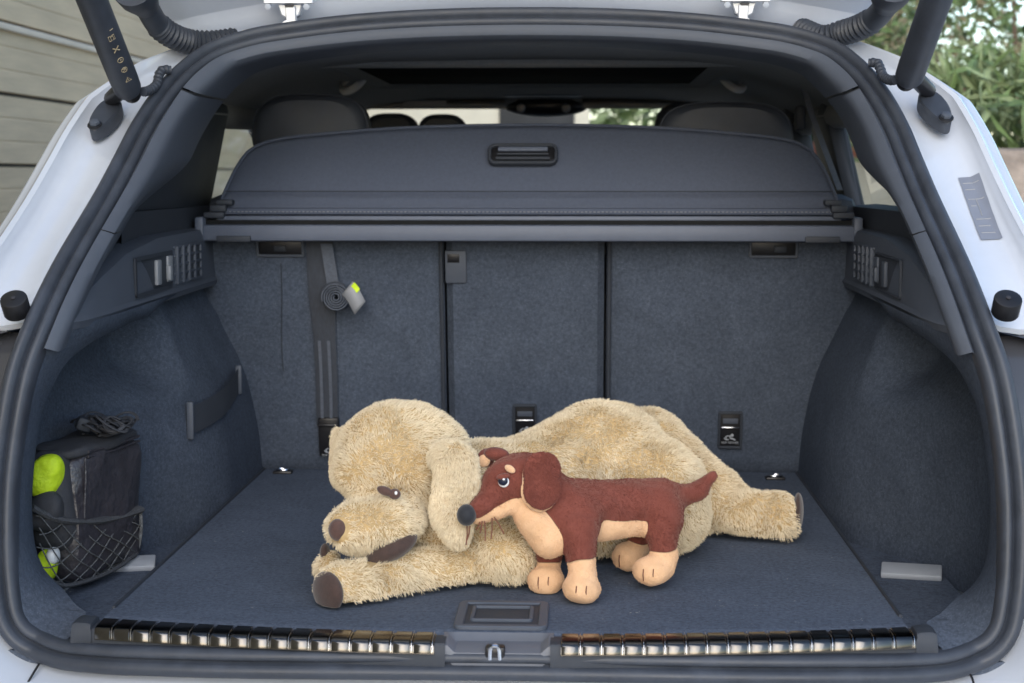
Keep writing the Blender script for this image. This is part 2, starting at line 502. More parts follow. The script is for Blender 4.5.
# the flange ends on a small lip, lamp panel set back below it
for s in (-1, 1):
    kk = side_idx(s, -0.045, 0.386)
    kt = side_idx(s, 0.385, 0.40)[0]
    edge = [CP[kt] + IN[kt] * p[0] + BN[kt] * p[1] for p in fp[:12]]
    rows = [edge, [p + np.array((0, 0.004, -0.007)) for p in edge], [p + np.array((0, 0.05, -0.009)) for p in edge]]
    O('flange_lip', *grid(rows), 'white_paint', car, sharp=25)
    V, F = sweep(kk, [(0.004, -0.030), (-0.02, -0.040), (-0.09, -0.046), (-0.11, -0.05), (-0.13, -0.10), (-0.14, -0.4)])
    O('lamp_panel', V, F, 'lamp_panel', car)
    # rubber buffer
    c = at(15, 304, 0.035) if s < 0 else at(1007, 304, 0.035)
    ax = np.array((0.0, -0.60, 0.80)); ax /= np.linalg.norm(ax)
    b_ = O('rubber_buffer', *cyl(c - ax * 0.016, c + ax * 0.010, 0.0178, 28, 0.12), 'black_plastic', car)
    O('hole', *cyl(c + ax * 0.0105, c + ax * 0.0118, 0.0032, 14), 'print_dark', b_)

# bumper, below the gasket
bi = IDX[(zz < 0.02)]
st = np.argmax(np.diff(bi)) + 1 if (np.diff(bi) > 1).any() else 0
bi = np.roll(bi, -st)
rows = []
for k in bi:
    o_ = -IN[k]
    q = CP[k]
    rows.append([q - o_ * 0.004 + BN[k] * -0.012, q + o_ * 0.006 + BN[k] * -0.010, q + o_ * 0.014 + BN[k] * 0.012, q + o_ * 0.028 + np.array((0, -0.07, 0)),
                 q + o_ * 0.045 + np.array((0, -0.12, 0)), q + o_ * 0.09 + np.array((0, -0.14, -0.02)), q + o_ * 0.20 + np.array((0, -0.145, -0.1)), q + o_ * 0.25 + np.array((0, -0.10, -0.40))])
V, F = grid(rows)
bp_ = O('bumper', V, F, 'white_paint', car)
for s in (-1, 1):
    q = [at(39, 664, -0.075), at(33.5, 673, -0.09), at(27, 684, -0.10)] if s < 0 else [at(970, 674.5, -0.085), at(972.5, 679, -0.09), at(975, 690, -0.10)]
    O('panel_gap', *tube(cat(q, 8), 0.0016, 6), 'black_plastic', bp_)

# ---------------------------------------------------------------- pillar trims
PP = [(0.0335, -0.003, 0), (0.036, 0.004, 0), (0.041, 0.006, 0.0), (0.050, 0.003, 0.002), (0.057, -0.001, 0.010), (0.0605, 0, 0.03), (0.061, 0, 0.07), (0.058, 0, 0.13), (0.050, 0, 0.22), (0.040, 0, 0.30)]
pp = cat([(p + (0,))[:3] for p in PP], 24)
PL = [(0.0335, -0.003, 0), (0.036, 0.004, 0), (0.041, 0.0055, 0), (0.047, 0.003, 0.002), (0.0525, -0.001, 0.008), (0.0535, 0, 0.02), (0.050, 0, 0.05), (0.040, 0, 0.09), (0.026, 0, 0.14), (0.010, 0, 0.22)]
pl = cat(PL, 24)
HPc = cat([(0.0335, -0.003, 0), (0.036, 0.004, 0), (0.041, 0.006, 0), (0.052, 0.003, 0.004), (0.061, 0, 0.014), (0.0665, 0, 0.035), (0.068, 0, 0.07), (0.066, 0, 0.13), (0.060, 0, 0.22)], 24)
def vsweep(idx, pf):
    rows = []
    for k in idx:
        rows.append([CP[k] + IN[k] * p[0] + BN[k] * p[1] + np.array((0, 1, 0)) * p[2] for p in pf(zz[k])])
    return grid(rows)
def prof_at(z):
    t = sstep(0.50, 0.60, z); u = sstep(0.66, 0.73, z)
    return (pl * (1 - t) + pp * t) * (1 - u) + HPc * u
def seam(par, k):
    P = [CP[k] + IN[k] * (p[0] + 0.0003) + BN[k] * (p[1] + 0.0003) + np.array((0, 1, 0)) * p[2] for p in prof_at(zz[k])[:15]]
    O('trim_joint', *tube(np.array(P), 0.0009, 6), 'black_plastic', par)
for s in (-1, 1):
    k = side_idx(s, 0.348, 0.488)
    lt = O('pillar_trim_strip', *vsweep(k, prof_at), 'trim_plastic', car)
    seam(lt, k[-1])
    k2 = side_idx(s, zz[k[-1]] - 1e-6, 0.703)
    pt = O('pillar_trim', *vsweep(k2, prof_at), 'trim_plastic', car)
    seam(pt, k2[-1])
    # quarter panel trim between the shoulder and the side glass
    rows = [[(s * (0.612 - 0.03 * (z_ - 0.40)), y_, z_) for y_ in np.linspace(0.44, 1.10, 16)] for z_ in (0.40, 0.44, 0.47, 0.49, 0.502, 0.508)]
    rows.append([(s * 0.66, y_, 0.512) for y_ in np.linspace(0.44, 1.10, 16)])
    O('quarter_trim', *grid(rows), 'trim_dark', car)
hi = IDX[(zz >= 0.7025)]
st = np.argmax(np.diff(hi)) + 1 if (np.diff(hi) > 1).any() else 0
hi = np.roll(hi, -st)
O('header_trim', *vsweep(hi, prof_at), 'trim_plastic', car)

# ---------------------------------------------------------------- carpeted side frames and boot walls
cub_px = [(156, 303, .60), (149, 316, .48), (134, 321, .385), (120, 328, .305), (103, 336, .225), (88, 345, .170), (67, 362, .115), (53, 386, .10), (43, 411, .095), (37, 440, .09), (33, 480, .085), (32, 511, .085), (35, 545, .085), (42, 566, .08), (53, 580, .07), (64, 590, .045), (74, 603, .01), (86, 612, -.02)]
cub = np.array([at(*p) for p in cub_px])
cub[:, 0] = -cub[:, 0]            # right-hand copy: positive X
cubS = cat(cub, 60)
_az = np.linspace(-0.10, 0.50, 121)
_aa = np.interp(_az, [-0.05, 0.08, 0.18, 0.235, 0.285, 0.37], [0.090, 0.085, 0.068, 0.050, 0.022, 0.0])
_aa = np.convolve(np.pad(_aa, 8, mode='edge'), np.ones(17) / 17, mode='valid')
def wallx(Y, z):
    arch = sstep(0.36, 0.78, Y) * np.interp(z, _az, _aa)
    tz = sstep(0.19, 0.27, z)
    cb = ((1 - sstep(0.30, 0.66, Y)) * (1 - tz) + (1 - sstep(0.57, 0.655, Y)) * tz) * (1 - sstep(0.345, 0.375, z)) * 0.085
    return 0.602 - arch + cb + 0.012 * sstep(0.30, 0.36, z)
for s in (-1, 1):
    S = np.array((s, 1, 1))
    # inner wall
    rows = [[np.array((wallx(y, z), y, z)) * S for z in np.linspace(-0.06, 0.378, 70)] for y in np.linspace(0.05, 1.12, 110)]
    O('side_wall', *grid(rows), 'carpet', car)
    # frame between weatherstrip and the side pocket
    k = IDX[(np.sign(xx) == s) & (zz <= 0.352) & (np.abs(xx) > 0.535)]
    if zz[k[0]] < zz[k[-1]]: k = k[::-1]
    inner = np.array([CP[i] + IN[i] * 0.0335 + BN[i] * -0.004 for i in k])
    inner = cat(inner, 60)
    rim = cubS * S
    # upper ledge points pair with the topmost frame point
    u = np.linspace(0, 1, 60)
    src = cat(np.vstack([np.array((0.568, 0.62, 0.372)) * S, np.array((0.566, 0.45, 0.370)) * S, np.array((0.564, 0.30, 0.369)) * S, np.array((0.566, 0.16, 0.368)) * S, np.array((0.574, 0.08, 0.364)) * S, inner[0:58:3]]), 400)
    # match by nearest arc fraction
    sl = np.r_[0, np.cumsum(np.linalg.norm(np.diff(rim, axis=0), axis=1))]; sl /= sl[-1]
    ss = np.r_[0, np.cumsum(np.linalg.norm(np.diff(src, axis=0), axis=1))]; ss /= ss[-1]
    warp = np.interp(sl, [0, 0.22, 0.40, 0.75, 1], [0, 0.30, 0.47, 0.76, 1.0])
    A = np.stack([np.interp(warp, ss, src[:, c]) for c in range(3)], 1)
    rows = []
    for i in range(60):
        a_, b_ = A[i], rim[i]
        outb = np.array((s * 0.035, 0.012, 0))
        r = [a_, a_ * 0.72 + b_ * 0.28 + np.array((-s * 0.004, -0.004, 0.0)), a_ * 0.4 + b_ * 0.6 + np.array((-s * 0.005, -0.003, 0)), a_ * 0.1 + b_ * 0.9 + np.array((-s * 0.002, 0, 0)), b_, b_ + outb * 0.25 + np.array((0, 0.004, 0)), b_ + outb, b_ + outb * 2.4]
        rows.append(r)
    O('side_frame', *grid(rows), 'carpet', car)
    # plastic shoulder above the pocket
    sh = []
    for y, xo, zt in ((0.050, 0.586, 0.388), (0.075, 0.579, 0.392), (0.10, 0.575, 0.40), (0.20, 0.574, 0.425), (0.35, 0.578, 0.452), (0.55, 0.582, 0.468), (0.80, 0.588, 0.470), (1.00, 0.590, 0.470)):
        zt_ = zt; ext = np.interp(y, [0.05, 0.1, 0.3, 0.5], [0.002, 0.008, 0.02, 0.10]); zb0 = 0.368
        sh.append([np.array(p) * S for p in ((xo - 0.006, y, zb0 - 0.006), (xo - 0.008, y, zb0), (xo - 0.010, y, 0.372), (xo - 0.006, y, 0.378), (xo - 0.004, y, zt_ - 0.014), (xo, y, zt_ - 0.003), (xo + 0.012, y, zt_), (xo + ext, y, zt_ + 0.004))])
    shl = O('shoulder_trim', *grid(sh), 'trim_plastic', car, sharp=30)
    # switch recess and vent grille on the shoulder's face
    P0, P1 = np.array((0.5735, 0.40, 0)), np.array((0.5800, 0.62, 0))
    ey = np.array((s * (P1[0] - P0[0]), P1[1] - P0[1], 0)); ey /= np.linalg.norm(ey)
    ez = np.array((0, 0, 1.0))
    nrm = np.array((-s, 0.03, 0.0)); nrm /= np.linalg.norm(nrm)
    def on(y, z, d=0.0):
        x = np.interp(y, [0.10, 0.20, 0.35, 0.55, 0.80, 1.0], [0.575, 0.574, 0.578, 0.582, 0.588, 0.590]) - 0.0045
        return np.array((s * x, y, z)) + nrm * d
    exx = -ey if s > 0 else ey      # keeps the frame normal inboard
    V, F = frame_ring(on(0.495, 0.412), exx if s < 0 else exx, ez, 0.250, 0.060, 0.006, 0.004, 0.004) if s > 0 else frame_ring(on(0.495, 0.412), -ey, ez, 0.250, 0.060, 0.006, 0.004, -0.004)
    sp = O('switch_recess', V, F, 'trim_dark', shl)
    O('recess_floor', *box(on(0.495, 0.412, 0.0003), (0.002, 0.240, 0.050), 0.0005), 'trim_dark', shl)
    O('release_switch', *box(on(0.512, 0.412, 0.004), (0.006, 0.026, 0.040), 0.002), 'label_grey' if s < 0 else 'trim_plastic', shl)  # right-hand switches and key darker, that side's shade put into the material
    O('release_switch', *box(on(0.590, 0.414, 0.004), (0.006, 0.030, 0.042), 0.002), 'label_grey' if s < 0 else 'trim_plastic', shl)
    O('switch_key', *box(on(0.577, 0.408, 0.007), (0.008, 0.014, 0.024), 0.002), 'label_grey' if s < 0 else 'trim_plastic', shl)
    O('vent_panel', *box(on(0.745, 0.416, 0.0005), (0.003, 0.205, 0.064), 0.001), 'trim_dark', shl)
    for i in range(5):
        O('vent_bar', *box(on(0.652 + i * 0.0465, 0.416, 0.003), (0.008, 0.010, 0.064), 0.002), 'trim_plastic', shl)
    for i in range(5):
        O('vent_slat', *box(on(0.745, 0.386 + i * 0.015, 0.002), (0.006, 0.205, 0.005), 0.0015), 'trim_plastic', shl)
    # elastic strap on the wheel arch
    if s < 0:
        ys_ = np.linspace(0.625, 0.905, 14)
        zc_ = lambda y: 0.160 + 0.030 * (y - 0.625) / 0.28
        rows = [[np.array((-(wallx(y, zc_(y)) - 0.009 - 0.004 * math.sin((y - 0.625) / 0.28 * math.pi)), y, zc_(y) + dz)) for y in ys_] for dz in (-0.0235, -0.0230, 0.0230, 0.0235)]
        el = O('elastic_strap', *grid(rows), 'webbing', car)
        for y, hh_ in ((0.616, 0.064), (0.915, 0.054)):
            O('strap_end', *box((-(wallx(y, zc_(y)) - 0.008), y, zc_(y)), (0.012, 0.009, hh_), 0.003), 'trim_plastic', el)

# ---------------------------------------------------------------- boot floor
wl = [(-0.70, -0.02), (0.70, -0.02)]
O('floor_well', *box((0, 0.535, -0.0475), (1.30, 1.19, 0.02), 0.0), 'floor_carpet', car, smooth=False)
NX = 60
rows = []
xs = np.linspace(-0.512, 0.512, NX)
front = 0.004 + bow_s(xs)
for t, z in ((0, -0.024), (0, -0.004), (0.004, 0.0), ):
    rows.append([(x, f + t, z) for x, f in zip(xs, front)])
for t in np.linspace(0.02, 1.0, 12):
    rows.append([(x, f * (1 - t) + 1.055 * t, 0.0) for x, f in zip(xs, front)])
rows = [[(-0.514, r[0][1], -0.03)] + list(r) + [(0.514, r[-1][1], -0.03)] for r in rows]
cf = O('boot_floor', *grid(rows), 'floor_carpet', car, sharp=50)
for s in (-1, 1):
    O('edge_binding', *tube([(s * 0.512, 0.01, 0.0005), (s * 0.512, 0.5, 0.0005), (s * 0.512, 1.05, 0.0005)], 0.0028, 6), 'trim_dark', cf)
    # grey retainer bridging the side well
    O('well_retainer', *box((s * 0.600, 0.385, -0.030), (0.090, 0.045, 0.010), 0.003, rotm(x=10, z=-s * 12)), 'grey_plastic', car)
    hk = O('lashing_base', *box(at(283, 474, 1.01) * np.array((1, 1, 0)) + (0, 0, 0.002) if s < 0 else at(775, 480, 0.985) * np.array((1, 1, 0)) + (0, 0, 0.002), (0.036, 0.024, 0.006), 0.002), 'black_plastic', car)
    hc = at(283, 474, 1.01) * np.array((1, 1, 0)) if s < 0 else at(775, 480, 0.985) * np.array((1, 1, 0))
    th = np.linspace(0, 2 * math.pi, 24)
    O('lashing_ring', *tube([hc + np.array((0.012 * math.cos(t), 0.008 * math.sin(t), 0.007)) for t in th], 0.0022, 8, False), 'chrome', hk)
# floor handle (recessed grip)
hc = np.array((0.0, -0.012, 0.0))
hd = O('floor_handle', *frame_ring(hc + (0, 0, 0.0004), (1, 0, 0), (0, 1, 0), 0.118, 0.128, 0.012, 0.012, 0.005), 'trim_plastic', cf)
O('handle_plate', *box(hc + (0, 0, 0.0012), (0.096, 0.106, 0.003), 0.001), 'trim_dark', hd)
O('grip', *frame_ring(hc + (0, 0.002, 0.0026), (1, 0, 0), (0, 1, 0), 0.080, 0.070, 0.006, 0.005, 0.0035), 'trim_plastic', hd)

# ---------------------------------------------------------------- sill with ribbed plates
def sill_pt(x, dy, z): return np.array((x, bow_s(x) + dy, z))
prof = [(0.0, -0.02), (-0.002, -0.001), (-0.010, 0.001), (-0.030, 0.0003), (-0.038, -0.001), (-0.041, -0.005), (-0.042, -0.018), (-0.041, -0.030)]
xs = np.linspace(-0.524, 0.524, 60)
xs_l = xs[xs < -0.064]; xs_r = xs[xs > 0.064]
sills = {}
for s, xr in ((-1, np.r_[xs_l, -0.064]), (1, np.r_[0.064, xs_r])):
    rows = [[sill_pt(x, dy, z) for x in xr] for dy, z in prof]
    sills[s] = O('sill_trim', *grid(rows), 'trim_dark', car)
plp = [(-0.002, 0.0015), (-0.006, 0.0028), (-0.038, 0.0020), (-0.0430, 0.0002), (-0.0455, -0.0025), (-0.0464, -0.0120)]
def seg_mesh(x0, x1, lift):
    rows = []
    for x, e_ in ((x0, 0), (x0 + 0.0008, 1), (x1 - 0.0008, 1), (x1, 0)):
        r = []
        for i, (dy, z) in enumerate(plp):
            l = lift * e_
            r.append(sill_pt(x, dy - l * (0.0 if i < 2 else 0.3 * (i - 1) / 2), z + l * (1.0 if i < 4 else 0.4)))
        rows.append(r)
    return grid(rows)
for s, a_, b_ in ((-1, -0.508, -0.077), (1, 0.058 + 0.019, 0.512)):
    n = 17
    bd = O('sill_plate', *grid([[sill_pt(x, dy, z - 0.0008) for x in np.linspace(a_, b_, 40)] for dy, z in plp]), 'plate_steel', car)
    stp = (b_ - a_) / n
    for i in range(n):
        x0 = a_ + stp * i
        O('plate_rib', *seg_mesh(x0 + 0.0005, x0 + stp * 0.84, 0.0010), 'plate_steel', bd)
        O('rib_step', *seg_mesh(x0 + stp * 0.88, x0 + stp * 0.955, 0.0022), 'chrome', bd)  # bright chrome strip puts the glint along each rib edge into the metal
# latch bay in the middle
rows = []
for x, dz in ((-0.068, 0.0), (-0.062, 0.0), (-0.052, -0.009), (0.052, -0.009), (0.062, 0.0), (0.068, 0.0)):
    rows.append([sill_pt(x, dy, z + dz * (1 if i > 1 else 0)) for i, (dy, z) in enumerate([(0.006, -0.03), (0.004, 0.0018), (-0.003, 0.0018), (-0.012, 0.001), (-0.028, -0.001), (-0.036, -0.004), (-0.038, -0.010), (-0.037, -0.022)])])
lb = O('latch_bay', *grid(rows), 'bay_plastic', car)
sp_ = at(495, 652, -0.130)
O('latch_slot', *box(sp_ + (0, 0.004, 0.0), (0.024, 0.018, 0.014), 0.003), 'black_plastic', lb)
O('striker', *tube(cat([sp_ + (-0.006, -0.004, -0.008), sp_ + (-0.005, -0.007, 0.006), sp_ + (0, -0.009, 0.010), sp_ + (0.005, -0.007, 0.006), sp_ + (0.006, -0.004, -0.008)], 14), 0.0028, 8), 'chrome', lb)
for s in (-1, 1):   # end caps where the sill meets the side carpet
    rows = [[sill_pt(s * x_, dy - 0.002, z + l_) for dy, z in prof[1:]] for x_, l_ in ((0.513, 0.0), (0.5145, 0.005), (0.520, 0.0065), (0.534, 0.0065), (0.539, 0.004), (0.541, -0.012))]
    O('sill_end', *grid(rows), 'trim_dark', sills[s])
# ---------------------------------------------------------------- seat backs
LEAN = 10.7
Rl = rotm(x=LEAN)
def seat_pt(x, h, d=0.0):
    """point on the back of the rear seat: x across, h up the panel, d proud of it"""
    return np.array((x, 1.045, 0.0)) + Rl @ np.array((0, -d, h))
SX = Rl @ np.array((0, 0, 1.0)); SN = Rl @ np.array((0, -1.0, 0))
def seat(x0, x1):
    nx, nz = 16, 14
    w_ = x1 - x0
    rows = []
    for u in np.linspace(-1, 1, 25):
        for_ = []
        for v in np.linspace(-1, 1, 25):
            ex_ = max(abs(u) - (1 - 0.030 / w_), 0) / (0.030 / w_)
            ez_ = max(abs(v) - 0.95, 0) / 0.05
            d = -0.016 * (1 - math.sqrt(max(0, 1 - min(1, ex_) ** 2))) - 0.014 * (1 - math.sqrt(max(0, 1 - min(1, ez_) ** 2)))
            d += 0.003 * math.sin(u * 3 + x0 * 9) * math.cos(v * 2.2)
            for_.append(seat_pt((x0 + x1) / 2 + u * w_ / 2, 0.235 + v * 0.245, d))
        rows.append(for_)
    us = np.r_[-1, -0.995, np.linspace(-0.98, 0.98, 20), 0.995, 1]
    V1, F1 = grid(rows)
    back = [[p + np.array((0, 0.10, 0)) for p in r] for r in rows]
    ring = [rows[i][0] for i in range(25)] + [rows[24][j] for j in range(1, 25)] + [rows[i][24] for i in range(23, -1, -1)] + [rows[0][j] for j in range(23, 0, -1)]
    V2, F2 = grid([ring, [p + np.array((0, 0.10, 0.018)) for p in ring]], False, True)
    return O('seat_back', *merge((V1, F1), (V2, F2)), 'carpet', car, sharp=50)
sL = seat(-0.620, -0.1565)
sM = seat(-0.1515, 0.142)
sR = seat(0.147, 0.620)
O('seat_gap_backing', *box((0, 1.13, 0.2), (1.2, 0.02, 0.5), 0.0), 'trim_dark', car, smooth=False)
# piping-like bead along the split
for x in (-0.161, 0.1515):
    O('edge_bead', *tube([seat_pt(x, h, -0.004) for h in np.linspace(0.01, 0.45, 8)], 0.0035, 8), 'trim_dark', sL if x < 0 else sR)
# slit seam on the left back
O('seam', *tube([seat_pt(-0.462 + 0.003 * math.sin(h * 20), h, 0.0015) for h in np.linspace(0.20, 0.41, 9)], 0.0010, 6), 'trim_dark', sL)
def slot(par, x, h, w_=0.046, hh=0.074, label=True):
    c = seat_pt(x, h, 0.001)
    t = O('tether_slot', *frame_ring(c, (1, 0, 0), SX, w_, hh, 0.004, 0.005, 0.006), 'trim_dark', par)
    O('slot_recess', *box(seat_pt(x, h, 0.0015), (w_ - 0.008, 0.002, hh - 0.008), 0.0005, Rl), 'black_plastic', par)
    O('tether_bar', *cyl(seat_pt(x - w_ * 0.36, h + 0.006, 0.006), seat_pt(x + w_ * 0.36, h + 0.006, 0.006), 0.0016, 10), 'chrome', par)
    O('slot_flap', *box(seat_pt(x, h + 0.018, 0.003), (w_ * 0.62, 0.003, 0.010), 0.001, Rl), 'trim_plastic', par)
    icon(par, x, h - 0.014, 0.0036)
def icon(par, x, h, d):
    """child seat pictogram with its caption"""
    c = seat_pt(x, h, d)
    f = lambda a_, b_: c + np.array((1, 0, 0)) * a_ + SX * b_
    parts = [ellip(f(0.004, 0.0035), (0.0032, 0.0007, 0.0032), Rl, 8, 12)]
    parts.append(tube([f(-0.001, 0.003), f(0.001, -0.002), f(0.007, -0.004), f(0.010, -0.006)], 0.0016, 6))
    parts.append(tube([f(-0.006, -0.006), f(-0.008, 0.0005), f(-0.003, 0.003)], 0.0012, 6))
    parts.append(tube([f(-0.011, -0.0015), f(-0.008, -0.005), f(-0.002, -0.005)], 0.0010, 6))
    tag(O('child_seat_symbol', *merge(*parts), 'grey_plastic', par), kind='stuff')
    text('caption', 'TOP TETHER', 0.0058, f(0, -0.0115), (1, 0, 0), SX, 'grey_plastic', par)
slot(sR, at(730, 424, 1.03)[0], 0.088)
slot(sM, at(525, 416, 1.03)[0], 0.100)
# release recesses under the cover
for px_, sb in ((281, sL), (773, sR)):
    x = at(px_, 246, 0.97)[0]
    O('release_recess', *frame_ring(seat_pt(x, 0.440, 0.001), (1, 0, 0), SX, 0.090, 0.034, 0.004, 0.005, 0.006), 'trim_plastic', sb)
    O('recess_floor', *box(seat_pt(x, 0.440, 0.002), (0.080, 0.002, 0.024), 0.0005, Rl), 'black_plastic', sb)
    O('release_tab', *box(seat_pt(x + (0.0 if px_ < 500 else 0.012), 0.440, 0.0045), (0.022, 0.004, 0.012), 0.001, Rl), 'trim_dark', sb)
x = at(456, 262, 0.97)[0]
O('latch_tab', *box(seat_pt(x, 0.405, 0.004), (0.040, 0.006, 0.062), 0.004, Rl), 'trim_plastic', sM)
O('latch_hole', *box(seat_pt(x - 0.004, 0.422, 0.0075), (0.022, 0.003, 0.016), 0.001, Rl), 'black_plastic', sM)

# ---------------------------------------------------------------- tether strap on the left seat back
xs_ = at(325, 340, 0.99)[0]
rows = []
for h in np.linspace(0.095, 0.455, 30):
    t = (h - 0.095) / 0.36
    wd = 0.0205 + 0.004 * sstep(0.45, 0.75, t)
    d = 0.010 + 0.004 * math.sin(t * 3.1)
    cx_ = xs_ + 0.002 * math.sin(t * 5) - 0.002 * (1 - t)
    rows.append([seat_pt(cx_ + u * wd, h, d - 0.0016 * abs(u) ** 4 + (0.0 if abs(u) < 1.0 else -0.0008)) for u in (-1.02, -1, -0.6, -0.25, 0, 0.25, 0.6, 1, 1.02)])
stp_ = O('tether_strap', *grid(rows), 'webbing', car)
for u in (-0.42, 0.42):
    O('stripe', *grid([[seat_pt(xs_ - 0.002 + 0.002 * math.sin(((h - .095) / .36) * 5) + (u + q) * 0.0205, h, 0.0128 + 0.004 * math.sin((h - .095) / .36 * 3.1)) for q in (-0.14, 0.14)] for h in np.linspace(0.10, 0.265, 14)]), 'webbing_stripe', stp_)
# narrow upper band crossing
O('strap_tail', *grid([[seat_pt(xs_ + 0.012 + 0.010 * t + q, 0.452 - 0.085 * t, 0.020) for q in (-0.011, 0.011)] for t in np.linspace(0, 1, 8)]), 'webbing_stripe', stp_)
# rolled end: a spiral of webbing seen end-on
rc = at(336, 297, 0.945)
sp = []
for t in np.linspace(0, 2 * math.pi * 5.2, 150):
    r = 0.0035 + 0.0225 * t / (2 * math.pi * 5.2)
    sp.append((r * math.cos(t + 2.2), r * math.sin(t + 2.2)))
rows = []
for d in (-0.016, 0.016):
    rows.append([rc + np.array((p[0] - 0.10 * d, d, p[1])) for p in sp])
V1, F1 = grid(rows)
roll = O('strap_roll', V1, F1, 'webbing_stripe', stp_)
md = roll.modifiers.new('thick', 'SOLIDIFY'); md.thickness = 0.0022; md.offset = 0
O('roll_band', *tube([rc + np.array((0.0275 * math.cos(t), -0.006, 0.0275 * math.sin(t))) for t in np.linspace(0.9, 3.0, 16)], 0.0018, 6), 'webbing', stp_)
tg0 = rc + np.array((0.020, -0.016, 0.018))
rows = [[tg0 + np.array((0.003 + 0.024 * t + 0.010 * q, -0.004 * math.sin(3 * t), -0.034 * t + 0.012 * q + 0.004 * math.sin(4 * t))) for q in (-1, 0, 1)] for t in np.linspace(0, 1, 9)]
tg_ = O('care_tag', *grid(rows), 'label_grey', stp_)
md = tg_.modifiers.new('thick', 'SOLIDIFY'); md.thickness = 0.0008
O('tag_print', *grid([[tg0 + np.array((0.006 + 0.024 * t + 0.010 * q, -0.0022 - 0.004 * math.sin(3 * t), -0.034 * t + 0.012 * q + 0.004 * math.sin(4 * t))) for q in (0.35, 0.95)] for t in np.linspace(0.05, 0.5, 6)]), 'hi_vis', stp_)
O('tag_fold', *grid([[tg0 + np.array((-0.012 + 0.016 * t - 0.006 * q, 0.002, -0.006 - 0.010 * t + 0.012 * q)) for q in (-1, 0, 1)] for t in np.linspace(0, 1, 5)]), 'webbing', stp_)
# buckle at the bottom
bk = O('buckle', *box(seat_pt(xs_ + 0.001, 0.072, 0.010), (0.040, 0.012, 0.078), 0.004, Rl), 'black_plastic', stp_)
O('buckle_bar', *cyl(seat_pt(xs_ - 0.019, 0.098, 0.018), seat_pt(xs_ + 0.019, 0.098, 0.018), 0.003, 10), 'black_plastic', stp_)
icon(sL, xs_ + 0.003, 0.048, 0.0175)
# ---------------------------------------------------------------- roll-up boot cover
cov = empty('boot_cover', (0, 0.90, 0.44), 'dark grey roll-up boot cover with pull handle resting above the seat backs', 'cover')
yC = 0.90
xl, xr = -0.603, 0.603
zb, zt = 0.447, 0.486
def bar(name, x0, x1, y0, y1, z0, z1, m, bev=0.004, par=cov):
    return O(name, *box(((x0 + x1) / 2, (y0 + y1) / 2, (z0 + z1) / 2), (x1 - x0, y1 - y0, z1 - z0), bev), m, par)
bar('cassette', xl, xr, yC - 0.015, yC + 0.05, zb, zb + 0.030, 'cassette', 0.006)
bar('roller_gap', xl + 0.01, xr - 0.01, yC + 0.004, yC + 0.045, zb + 0.024, zb + 0.038, 'blind_cloth', 0.0)
for s in (-1, 1):
    x = s * 0.600
    bar('end_cap', min(x, x - s * 0.016), max(x, x - s * 0.016), yC - 0.019, yC + 0.05, zb - 0.003, zb + 0.044, 'cassette', 0.004)
    x = s * 0.560
    bar('release_button', min(x, x - s * 0.062), max(x, x - s * 0.062), yC - 0.021, yC - 0.010, zb - 0.001, zb + 0.010, 'trim_dark', 0.002)
# stiff flap standing up behind the cassette
pts = [(214, 213), (222, 188), (232, 166), (243, 152), (262, 143), (300, 137), (400, 128.5), (523, 125.5), (640, 127.5), (740, 134), (778, 139), (800, 147), (814, 163), (826, 186), (838, 210)]
flap = [at(x, y, yC + 0.02 + 0.10 * (213 - y) / 88.0) for x, y in pts]
flap = np.array(flap)
flap = (flap + flap[::-1] * np.array((-1, 1, 1))) / 2
top = cat(flap, 70)
NC = 16
rows = []
bl, br = top[0], top[-1]
for j in range(NC + 1):
    v = j / NC
    r = []
    for i in range(70):
        q = top[i]
        b0 = bl + (br - bl) * (i / 69.0)
        xb = np.array((q[0], b0[1], b0[2]))
        p = xb * (1 - v) + q * v
        p = p + np.array((0, -0.006 * math.sin(v * math.pi) + 0.0015 * math.sin(i * 0.21) * v, 0))
        r.append(p)
    rows.append(r)
fl = O('cover_flap', *grid(rows), 'cover_fabric', cov)
md = fl.modifiers.new('thick', 'SOLIDIFY'); md.thickness = 0.008; md.offset = -1
O('flap_piping', *tube(top + np.array((0, -0.002, 0.001)), 0.003, 8), 'cover_fabric', cov)
# rail along the flap's foot, with stitching
bar('flap_rail', -0.566, 0.566, yC + 0.006, yC + 0.022, zb + 0.034, zb + 0.046, 'cassette', 0.005)
bar('flap_lip', -0.560, 0.560, yC + 0.010, yC + 0.024, zb + 0.047, zb + 0.060, 'cover_fabric', 0.005)
parts = []
for i in range(150):
    x = -0.555 + i * 1.11 / 149
    parts.append(tube([(x - 0.0022, yC + 0.0094, zb + 0.053), (x + 0.0022, yC + 0.0094, zb + 0.053)], 0.0006, 4))
tag(O('stitching', *merge(*parts), 'label_grey', cov), kind='stuff')
O('fabric_seam', *tube([(x, yC + 0.014 + 0.0035, 0.537) for x in np.linspace(-0.55, 0.55, 30)], 0.0012, 6), 'trim_dark', cov)
for s in (-1, 1):
    for k, (dx, wz, dz) in enumerate(((0.568, 0.011, 0.047), (0.561, 0.013, 0.059), (0.550, 0.010, 0.070))):
        x = s * dx
        O('end_clip', *box((x, yC + 0.008 + 0.004 * k, zb + dz), (0.030 + 0.008 * (k == 0), 0.026, wz), 0.003), 'trim_dark', cov)
